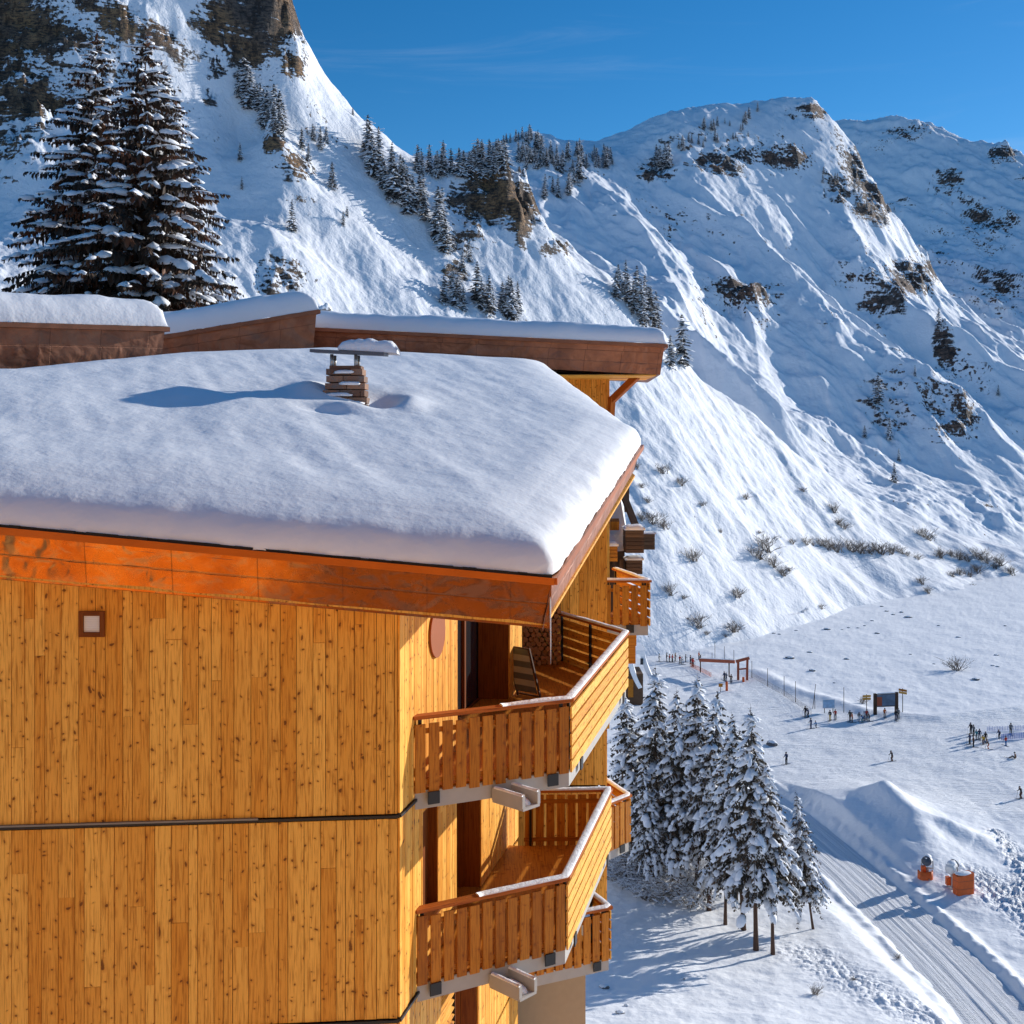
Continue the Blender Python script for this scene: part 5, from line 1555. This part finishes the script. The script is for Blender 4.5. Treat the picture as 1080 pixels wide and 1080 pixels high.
def person(px, py, kind, jacket, trousers, face, h=1.72, label='', group=None, skis=True):
    g = ground_hit(px, py, 80, 430)
    t = empty('person', g, face, label, 'person', group); s = h / 1.75; t.scale = (s, s, s)
    b = bpy.data.objects.new('body', BODY[kind]); link(b, t)
    for i, mt in enumerate((M['skin'], CLOTH[jacket], CLOTH[trousers], CLOTH['black'])):
        b.material_slots[i].link = 'OBJECT'; b.material_slots[i].material = mt
    link(bpy.data.objects.new('helmet', HELM[kind]), t)
    if skis:
        fy = POSES[kind][16][0][1] + .05
        for sx in (-1, 1):
            o = bpy.data.objects.new('ski', SKI); link(o, t); o.location = (sx * .105, fy if kind != 'sit' else .45, .012 if kind != 'sit' else .03); o.rotation_euler = (0, 0, 0 if kind != 'sit' else sx * .5 + .6)
            if kind != 'sit':
                w = POSES[kind][9 if sx < 0 else 13][0]
                p = bpy.data.objects.new('ski_pole', POLE); link(p, t); p.location = (w[0] + sx * .06, w[1] + .05, .0); p.rotation_euler = (-.05 if kind == 'stand' else .25, sx * -.06, 0)
    return t
r_ = random.Random(77)
def grp(lst, label, group):
    for (px, py, k, j, tr, f, h) in lst: person(px, py, k, j, tr, f, h, label, group)
Q = [(695, 698), (703, 698), (706, 699), (709, 699), (712, 698), (717, 700), (719, 701), (723, 699), (728, 700), (730, 702), (731, 703)]
grp([(x, y, 'stand', r_.choice(['black', 'navy', 'grey', 'brown', 'red']), 'black', r_.uniform(-2.4, -.6), r_.uniform(1.6, 1.85)) for x, y in Q], 'small skier waiting in the line at the edge of the far lift queue', 'skiers in the far lift queue')
person(737, 696, 'stand', 'orange', 'black', -1.2, 1.7, 'lone skier in orange at the right end of the far lift queue')
grp([(764, 718, 'stand', 'navy', 'black', .5, 1.75), (766, 719, 'stand', 'grey', 'navy', .2, 1.7), (771, 720, 'lean', 'brown', 'black', -.3, 1.75)], 'skier gliding through below the red lift gate', 'skiers below the lift gate')
grp([(849.5, 756, 'stand', 'black', 'black', 2.4, 1.75), (852.5, 757, 'lean', 'navy', 'black', 2.0, 1.7)], 'dark dressed skier standing at the foot of the leaning pole by the fence end', 'two skiers at the fence end')
person(855.5, 769, 'stand', 'navy', 'navy', 1.9, 1.75, 'adult skier in navy next to a child, left of the piste boards')
person(861, 768, 'lean', 'blue', 'grey', 1.7, 1.3, 'child skier in blue next to the adult in navy')
person(875.5, 760, 'stand', 'black', 'yellow', 2.6, 1.75, 'skier in black with yellow trousers below the pale blue sign')
person(881, 759, 'stand', 'red', 'black', 2.8, 1.7, 'skier in red just right of the yellow trousered one')
grp([(896.5, 760, 'stand', 'black', 'black', 2.5, 1.75), (899, 762, 'stand', 'orange', 'brown', 1.5, 1.7)], 'skier of the pair standing left of the signpost with two boards', 'pair left of the signpost')
grp([(906, 760, 'lean', 'grey', 'white', 2.9, 1.6), (909.5, 762, 'lean', 'blue', 'teal', 2.2, 1.4), (914, 759, 'stand', 'red', 'black', 3.3, 1.75), (917, 761, 'lean', 'brown', 'grey', 1.6, 1.6), (911.5, 760, 'stand', 'white', 'navy', 2.4, 1.55)], 'skier in the huddle gathered at the foot of the signpost', 'huddle at the signpost')
person(933, 757, 'stand', 'orange', 'brown', 3.1, 1.6, 'skier in orange standing under the piste map board')
person(945, 760, 'stand', 'black', 'navy', 3.0, 1.85, 'tall dark skier at the right post of the piste map board')
person(947.5, 758, 'stand', 'grey', 'black', 2.6, 1.75, 'grey skier behind the tall dark one at the map board')
person(941, 803, 'lean', 'black', 'brown', 1.9, 1.7, 'lone dark skier gliding across the middle of the empty piste')
person(829.5, 806, 'stand', 'navy', 'black', 2.2, 1.8, 'lone skier standing on the piste just right of the spruce tops')
grp([(1024, 774, 'stand', 'black', 'black', 2.2, 1.8), (1023, 785, 'stand', 'navy', 'black', 1.8, 1.7), (1027, 776, 'stand', 'grey', 'black', 2.0, 1.75), (1027, 788, 'stand', 'brown', 'black', 1.5, 1.8), (1030, 780, 'stand', 'teal', 'grey', 2.1, 1.6), (1033, 780, 'stand', 'navy', 'grey', 2.9, 1.7), (1037, 785, 'lean', 'yellow', 'brown', 2.4, 1.6), (1039.5, 783, 'stand', 'black', 'brown', 2.8, 1.65)], 'skier standing in the close ski class group near the blue nets', 'ski class near the blue nets')
person(1042.5, 790, 'lean', 'brown', 'orange', 1.2, 1.6, 'bent skier with orange trousers just in front of the ski class')
person(1054, 779, 'lean', 'navy', 'black', 2.3, 1.6, 'skier in navy bending forward between the ski class and the blue net')
person(1066, 775, 'stand', 'grey', 'black', 3.0, 1.85, 'tall skier standing alone behind the blue net')
person(1061, 787, 'stand', 'red', 'blue', .3, 1.55, 'skier in red with blue trousers in front of the blue net')
person(1069, 800, 'sit', 'brown', 'black', .9, 1.7, 'person in brown sitting on the snow, right side of the piste')
person(1077, 842, 'lean', 'black', 'brown', 1.8, 1.75, 'big dark skier at the right edge of the photo above the snow piles')

# ------------------------------------------------------------------ piste furniture
def base_at(px, py): return ground_hit(px, py, 80, 430)
def pole_thing(px, py, h, label, group=None, lean=0.0, mat='wood_old'):
    g = base_at(px, py); m = MB(); m.tube([(0, 0, -.3), (lean * h, 0, h)], [.055, .045], 8)
    o = bpy.data.objects.new('marker_pole', m.mesh('marker_pole', M[mat], True)); link(o); o.location = g
    return tag(o, label, 'pole', group)
for px, py, ytop in [(793, 715, 697), (809.5, 724, 705), (827, 734, 713), (839, 741, 719)]:
    g = base_at(px, py); pole_thing(px, py, (py - ytop) / F * g.y, 'thin dark pole along the netted fence between lift gate and piste boards', 'fence poles by the lake')
g = base_at(857, 746); pole_thing(857, 747, 4.3, 'leaning thin pole at the end of the netted fence', None, .13)
pole_thing(859.5, 747, 2.4, 'shorter pole crossing the leaning one at the fence end', None, -.02)
pole_thing(890, 751, 4.4, 'straight pole standing between the pale blue sign and the signpost')
for px, py, ytop in [(754, 694, 677), (764, 699, 682), (774, 697, 686), (751, 697, 688)]:
    g = base_at(px, py); pole_thing(px, py, (py - ytop) / F * g.y, 'thin pole standing on the shore behind the red lift gate', 'poles behind the lift gate')
# netted fence along the lake shore
def net(pts, h, name, label, mat, posts=True, mesh_gap=.22, w=.012):
    e = empty(name, base_at(*pts[0]), 0, label, 'net'); m = MB()
    gs = [base_at(*p) for p in pts]
    for a, b in zip(gs[:-1], gs[1:]):
        L = (b - a).length; n = max(1, int(L / (mesh_gap * 3)))
        for k in range(int(h / mesh_gap) + 1):
            z = Vector((0, 0, .12 + k * mesh_gap)); m.bar(a + z, b + z, w, w * 2)
        for k in range(n + 1):
            q = a.lerp(b, k / n); m.bar(q + Vector((0, 0, .05)), q + Vector((0, 0, .12 + h)), w * 1.5, w)
    m.build('netting', mat, e)
    return e
net([(792, 714), (809, 724), (827, 734), (840, 743), (856, 755)], 1.0, 'fence', 'thin netted fence along the low snow ridge from gate to piste boards', M['wood_old'])
net([(728, 703), (738, 708), (750, 714)], .75, 'safety_net', 'orange safety tape line leading to the red lift gate', M['orange'], w=.03)
net([(1041, 772), (1060, 771), (1082, 770)], .7, 'safety_net', 'upper blue net beside the ski class at the right edge', M['blue_net'], mesh_gap=.14, w=.02)
net([(1056, 781), (1068, 780), (1084, 779)], .9, 'safety_net', 'lower blue net in front of the tall lone skier', M['blue_net'], mesh_gap=.12, w=.03)

# lift gate
g = base_at(782, 717); s = g.y / F
gate = empty('lift_gate', g, 0, 'red brown wooden lift gate with a long banner beam at the far queue', 'gate')
W = lambda px, py, dy=0: Vector(((px - 540) / F * g.y, g.y + dy, (HZ - py) / F * g.y))
m = MB()
m.bar(W(778.5, 717), W(778.5, 697), .42, .35); m.build('post', M['red_brown'], gate)
m = MB(); m.bar(W(787.5, 717, -.3), W(788, 693, -.3), .42, .4); m.build('post', M['red_brown'], gate)
m = MB(); m.bar(W(776, 697.5, -.1), W(790, 693.5, -.4), .5, .5); m.bar(W(778, 706), W(788, 705), .25, .28); m.build('lintel', M['red_brown'], gate)
m = MB(); m.bar(W(743, 702.5, 6), W(776, 699, 1), .3, .62); m.build('banner_beam', M['red_brown'], gate)
m = MB(); m.bar(W(744, 716, 6), W(744, 697, 6), .2, .2); m.build('beam_post', M['wood_old'], gate); m = MB(); m.bar(W(771, 716, 2), W(771, 697, 2), .2, .2); m.build('beam_post', M['wood_old'], gate)
sb = MB(); snow_bar(sb, [W(743, 700.6, 6), W(776, 697.2, 1)], .3, .12, 4, .4); sb.build('beam_snow', M['snow_soft'], gate, smooth=True)
for px, py, h, lab in [(766.5, 729, 1.75, 'thick orange padded post in front of the red lift gate'), (784, 719, 1.0, 'shorter orange padded post at the foot of the lift gate')]:
    gg = base_at(px, py); m = MB(); m.lathe((0, 0, -.1), (0, 0, 1), [(0, .24), (h, .24), (h + .05, .18)], 12)
    o = bpy.data.objects.new('padded_post', m.mesh('padded_post', M['orange'], True)); link(o); o.location = gg; tag(o, lab, 'post')
gg = base_at(760, 730); sg = empty('sign', gg, 0, 'small square notice on a short post beside the orange padded post', 'sign')
m = MB(); m.tube([gg - Vector((0, 0, .2)), gg + Vector((0, 0, 1.5))], .05, 8); m.build('post', M['wood_old'], sg)
m = MB(); m.box(gg + Vector((0, -.07, 1.25)), (.38, 0, 0), (0, .02, 0), (0, 0, .32)); m.build('board', M['wood_slat'], sg)

# pale blue sign
gg = base_at(874, 752); k = gg.y / F; sg = empty('sign', gg, 0, 'pale blue rectangular sign board left of the signposts', 'sign')
m = MB(); m.box(gg + Vector((0, -.06, 9.5 * k)), (6.2 * k, 0, .05), (0, .03, 0), (-.02, 0, 4.4 * k)); bd = m.build('board', M['blue_sign'], sg)
m = MB()
for s_ in (-1, 1): m.bar(gg + Vector((s_ * 6.3 * k, -.06, 5 * k)), gg + Vector((s_ * 6.3 * k, -.06, 14.1 * k)), .07, .07)
for z in (5.0, 14.0): m.bar(gg + Vector((-6.3 * k, -.07, z * k)), gg + Vector((6.3 * k, -.07, z * k)), .07, .06)
m.build('frame', M['white'], bd)
for s_ in (-1, 1):
    m = MB(); m.bar(gg + Vector((s_ * 4.5 * k, 0, -.3)), gg + Vector((s_ * 4.5 * k, 0, 5.5 * k)), .1, .1); m.build('post', M['wood_old'], sg)
# map board
gg = base_at(934, 752); k = gg.y / F; mbd = empty('map_board', gg, 0, 'large dark piste map board between two thick timber posts', 'sign')
for x, zt in ((-11, 20.5), (11.5, 22)):
    m = MB(); m.bar(gg + Vector((x * k, 0, -.3)), gg + Vector((x * k, 0, zt * k)), .52, .42); m.build('post', M['wood_old'], mbd)
m = MB(); m.box(gg + Vector((.2 * k, -.05, 13.6 * k)), (9.9 * k, 0, .12), (0, .06, 0), (-.02, 0, 6.2 * k)); mp = m.build('map_panel', M['map_sign'], mbd)
m = MB(); m.box(gg + Vector((-6.6 * k, -.13, 12.4 * k)), (2.6 * k, 0, 0), (0, .02, 0), (0, 0, 4.6 * k)); m.build('notice', M['red_brown'], mp)
m = MB()
for z in (7.1, 20.2): m.bar(gg + Vector((-10 * k, -.09, (z - .3) * k)), gg + Vector((10.5 * k, -.09, (z + .5) * k)), .14, .12)
m.build('frame', M['wood_old'], mp)
sb = MB(); snow_bar(sb, [gg + Vector((-10 * k, -.06, 20.4 * k)), gg + Vector((10.5 * k, -.06, 21.3 * k))], .3, .12, 2, .3); sb.build('board_snow', M['snow_soft'], mp, smooth=True)
# signposts
for px, py, top, boards, lab in [(914, 753, 19.5, ((15.8, 'yellow_sign'), (18.6, 'yellow_sign')), 'signpost with two stacked yellow boards left of the map board'), (952, 751, 24, ((20.5, 'yellow_sign'), (23.2, 'wood_slat')), 'taller signpost with a tilted board right of the map board')]:
    gg = base_at(px, py); k = gg.y / F; sg = empty('signpost', gg, 0, lab, 'sign')
    m = MB(); m.tube([gg - Vector((0, 0, .3)), gg + Vector((0, 0, (top + 1) * k))], .06, 8); m.build('post', M['wood_old'], sg)
    for i, (z, mt) in enumerate(boards):
        m = MB(); tl = -.12 if px > 930 else 0.02
        m.box(gg + Vector((0, -.08, z * k)), (4.3 * k, 0, tl), (0, .025, 0), (0, 0, 1.15 * k)); m.build('board', M[mt], sg)

# ------------------------------------------------------------------ snow cannons
def cannon(px, py, face, label, ch_):
    gg = base_at(px, py); e = empty('snow_cannon', gg, 0, label, 'snow cannon')
    ax_ = Vector((math.cos(face), math.sin(face), .28)).normalized(); up = Vector((0, 0, 1))
    c = gg + Vector((0, 0, ch_))
    m = MB(); m.lathe(c - ax_ * .75, ax_, [(0, .36), (.04, .47), (.35, .52), (.9, .47), (1.35, .44), (1.36, .40), (.9, .40), (.6, .39)], 24); br = m.build('barrel', M['white'], e, smooth=True)
    m = MB(); m.lathe(c - ax_ * .2, ax_, [(0, .10), (.25, .13), (.4, .05)], 12)
    sd = ax_.cross(up).normalized(); u2 = sd.cross(ax_)
    for k in range(9):
        a = 2 * math.pi * k / 9; d = sd * math.cos(a) + u2 * math.sin(a); m.bar(c - ax_ * .1 + d * .1, c - ax_ * .1 + d * .39, .1, .015, up=ax_ + d.cross(ax_) * .6)
    m.build('fan', M['black'], br)
    m = MB(); m.lathe(c + ax_ * .56, ax_, [(0, .46), (.0, .50), (.07, .50), (.07, .46)], 24); m.build('nozzle_ring', M['slate'], br, smooth=True)
    m = MB()
    for s_ in (-1, 1): m.bar(c + sd * s_ * .58 - up * .75, c + sd * s_ * .56 + up * .1, .09, .12)
    m.bar(c - sd * .6 - up * .72, c + sd * .6 - up * .72, .14, .12); m.build('yoke', M['steel'], e)
    m = MB(); m.lathe(gg - up * .1, up, [(0, .30), (.25, .2), (ch_ - .7, .16)], 14)
    for k in range(3):
        a = k * 2.1 + .4; m.bar(gg + up * .15, gg + Vector((math.cos(a) * .95, math.sin(a) * .95, .02)), .12, .10)
    m.build('stand', M['steel'], e)
    m = MB(); m.box(gg + Vector((-.38, .1, .75)), (.2, 0, 0), (0, .26, 0), (0, 0, .42)); m.build('control_box', M['orange'], e)
    s_ = MB(); s_.blob(c + up * .42 - ax_ * .05, .62, .42, .26, 14, 7, 0, face, .08, 5, -.4); s_.build('snow_cap', M['snow_soft'], br, smooth=True)
    return e, gg
e1, g1 = cannon(978, 927, R(-118), 'snow topped cannon on an orange padded base, left one of the two cannons', 1.75)
m = MB(); n = 14
vs = []
for z in (-.1, .95):
    for i in range(n + 1):
        a = math.pi + math.pi * i / n
        for rr in (.80, .70): vs.append((g1.x - .25 + math.copysign(abs(math.cos(a)) ** .5, math.cos(a)) * rr, g1.y + math.sin(a) * rr * .9, g1.z + z * .85 + (.06 * math.sin(i * 1.7) if z > 0 else 0)))
fs = []
o_ = (n + 1) * 2
for i in range(n):
    b = i * 2
    fs += [(b, b + 2, o_ + b + 2, o_ + b), (b + 1, o_ + b + 1, o_ + b + 3, b + 3), (o_ + b, o_ + b + 2, o_ + b + 3, o_ + b + 1)]
m.add(vs, fs); m.build('padding', M['orange'], e1, smooth=True)
e2, g2 = cannon(1004, 938, R(48), 'snow cannon with white barrel tilted up behind the big orange crash mat', 2.25)
# crash mat in front of the second cannon
gm = base_at(1017, 944); cm = empty('crash_mat', gm, 0, 'big orange protective mat box with snow on top, right of the cannons', 'crash mat')
m = MB(); cx_ = lambda v, k: math.copysign(abs(v) ** k, v)
poly = [(gm.x + 1.05 * cx_(math.cos(a), .4) * math.cos(.3) - .55 * cx_(math.sin(a), .4) * math.sin(.3), gm.y + .2 + 1.05 * cx_(math.cos(a), .4) * math.sin(.3) + .55 * cx_(math.sin(a), .4) * math.cos(.3)) for a in [2 * math.pi * i / 24 for i in range(24)]]
m.prism(poly, gm.z - .2, lambda x, y: gm.z + 1.95 + .10 * (x - gm.x)); m.build('mat', M['orange'], cm)
s_ = MB(); s_.blob((gm.x, gm.y + .2, gm.z + 1.95), 1.0, .55, .20, 18, 7, 0, .3, .07, 8, -.05); s_.build('mat_snow', M['snow_soft'], cm, smooth=True)
st = MB()
for z in (.55, 1.35):
    for i in range(24):
        a, b = poly[i], poly[(i + 1) % 24]; st.bar((a[0], a[1], gm.z + z), (b[0], b[1], gm.z + z), .03, .05)
st.build('strap', M['red_brown'], cm)

# ------------------------------------------------------------------ snow capped rocks
def rock_mesh(seed):
    m = MB(); m.blob((0, 0, .1), .8, .6, .42, 10, 7, 0, 0, .2, seed, -.4); m.blob((-.05, .05, .25), .74, .56, .36, 12, 6, 1, .2, .08, seed + 1, -.05)
    return m.mesh('boulder', [M['boulder'], M['snow_soft']], smooth={1})
ROCK = [rock_mesh(500 + i * 3) for i in range(4)]
r_ = random.Random(41)
LK = [(872, 664, 7), (925, 668, 5), (833, 694, 9), (854, 688, 6), (857, 708, 7), (893, 695, 6), (958, 651, 7), (1029, 717, 8), (1011, 672, 5), (1051, 691, 5), (1047, 702, 4), (1052, 703, 4), (816, 668, 4), (822, 669, 4), (840, 665, 4), (935, 645, 4), (930, 640, 4), (942, 648, 4), (920, 655, 4), (951, 646, 4), (905, 662, 3), (912, 660, 3), (888, 664, 3), (895, 662, 3), (990, 660, 3), (1060, 660, 3), (960, 690, 3), (985, 700, 3), (880, 720, 3)]
for px, py, w_ in LK:
    g = base_at(px, py); s = w_ / F * g.y / 1.5
    o = bpy.data.objects.new('boulder', ROCK[r_.randrange(4)]); link(o); o.location = g; o.rotation_euler = (0, 0, r_.uniform(0, 6)); o.scale = (s, s * 1.2, s * .6)
    tag(o, 'snow covered boulder poking out of the flat frozen lake', 'boulder', 'boulders on the frozen lake')
for i, (px, py, w_) in enumerate([(637, 1041, 10), (720, 1033, 5), (661, 1058, 6), (654, 1066, 9), (642, 1000, 5), (814, 786, 13)]):
    g = base_at(px, py); s = w_ / F * g.y / 1.5
    o = bpy.data.objects.new('boulder', ROCK[i % 4]); link(o); o.location = g; o.rotation_euler = (0, 0, i); o.scale = (s, s, s * .9)
    tag(o, ['grey stone in the snow right beside the beige plinth', 'small stone alone on the open snow below the spruces', 'smaller stone of the two near the bottom edge', 'lower stone near the bottom edge by the beige plinth', 'little stone in the tree shadow by the lowest balcony', 'snow capped rock beside the tip of the tall front spruce'][i], 'boulder')
# ------------------------------------------------------------------ camera, sun, sky
cam = bpy.data.objects.new('camera', bpy.data.cameras.new('camera'))
link(cam)
cam.location = (0, 0, 0); cam.rotation_euler = (R(90), 0, 0)
cam.data.sensor_width = 36; cam.data.lens = 36 * F / 1080
cam.data.shift_y = -(540 - HZ) / 1080
cam.data.clip_start = 0.1; cam.data.clip_end = 30000
scene.camera = cam
sd = Vector((math.sin(R(SUN_AZ)) * math.cos(R(SUN_EL)), math.cos(R(SUN_AZ)) * math.cos(R(SUN_EL)), math.sin(R(SUN_EL))))
sun = bpy.data.objects.new('sun', bpy.data.lights.new('sun', 'SUN')); link(sun)
sun.data.energy = 5.0; sun.data.angle = R(0.5); sun.data.color = (1.0, 0.95, 0.88)
sun.rotation_euler = sd.to_track_quat('Z', 'Y').to_euler()
w = bpy.data.worlds.new('World'); scene.world = w; w.use_nodes = True
nt = w.node_tree; bg = nt.nodes['Background']
sky = nt.nodes.new('ShaderNodeTexSky'); sky.sky_type = 'NISHITA'; sky.sun_disc = False
sky.sun_elevation = R(SUN_EL); sky.sun_rotation = R(SUN_AZ); sky.altitude = 1800
sky.air_density = 1.0; sky.dust_density = 0.3; sky.ozone_density = 3.0
hs = nt.nodes.new('ShaderNodeHueSaturation'); hs.inputs['Saturation'].default_value = 1.31
nt.links.new(sky.outputs[0], hs.inputs['Color'])
ga = nt.nodes.new('ShaderNodeGamma'); ga.inputs['Gamma'].default_value = 1.0
nt.links.new(hs.outputs[0], ga.inputs['Color']); tc = nt.nodes.new('ShaderNodeTexCoord'); mp = nt.nodes.new('ShaderNodeMapping'); mp.inputs['Scale'].default_value = (1.2, 1.2, 11.0); mp.inputs['Rotation'].default_value = (R(6), R(4), 0)
cn = nt.nodes.new('ShaderNodeTexNoise'); cn.inputs['Scale'].default_value = 2.6; cn.inputs['Detail'].default_value = 7; cn.inputs['Roughness'].default_value = .62; cn.inputs['Distortion'].default_value = .8
cr = nt.nodes.new('ShaderNodeMapRange'); cr.interpolation_type = 'SMOOTHSTEP'; cr.inputs['From Min'].default_value = .52; cr.inputs['From Max'].default_value = .80; cr.inputs['To Max'].default_value = .10
mx = nt.nodes.new('ShaderNodeMix'); mx.data_type = 'RGBA'
nt.links.new(tc.outputs['Generated'], mp.inputs[0]); nt.links.new(mp.outputs[0], cn.inputs['Vector']); nt.links.new(cn.outputs['Fac'], cr.inputs['Value']); nt.links.new(cr.outputs[0], mx.inputs[0])
nt.links.new(ga.outputs[0], mx.inputs[6]); mx.inputs[7].default_value = (5.5, 6.2, 7.0, 1); nt.links.new(mx.outputs[2], bg.inputs['Color'])
bg.inputs['Strength'].default_value = 0.137
scene.view_settings.view_transform = 'Standard'; scene.view_settings.look = 'None'
scene.view_settings.exposure = 0; scene.view_settings.gamma = 1
scene.cycles.max_bounces = 6; scene.cycles.diffuse_bounces = 5; scene.cycles.glossy_bounces = 3
scene.cycles.use_denoising = True
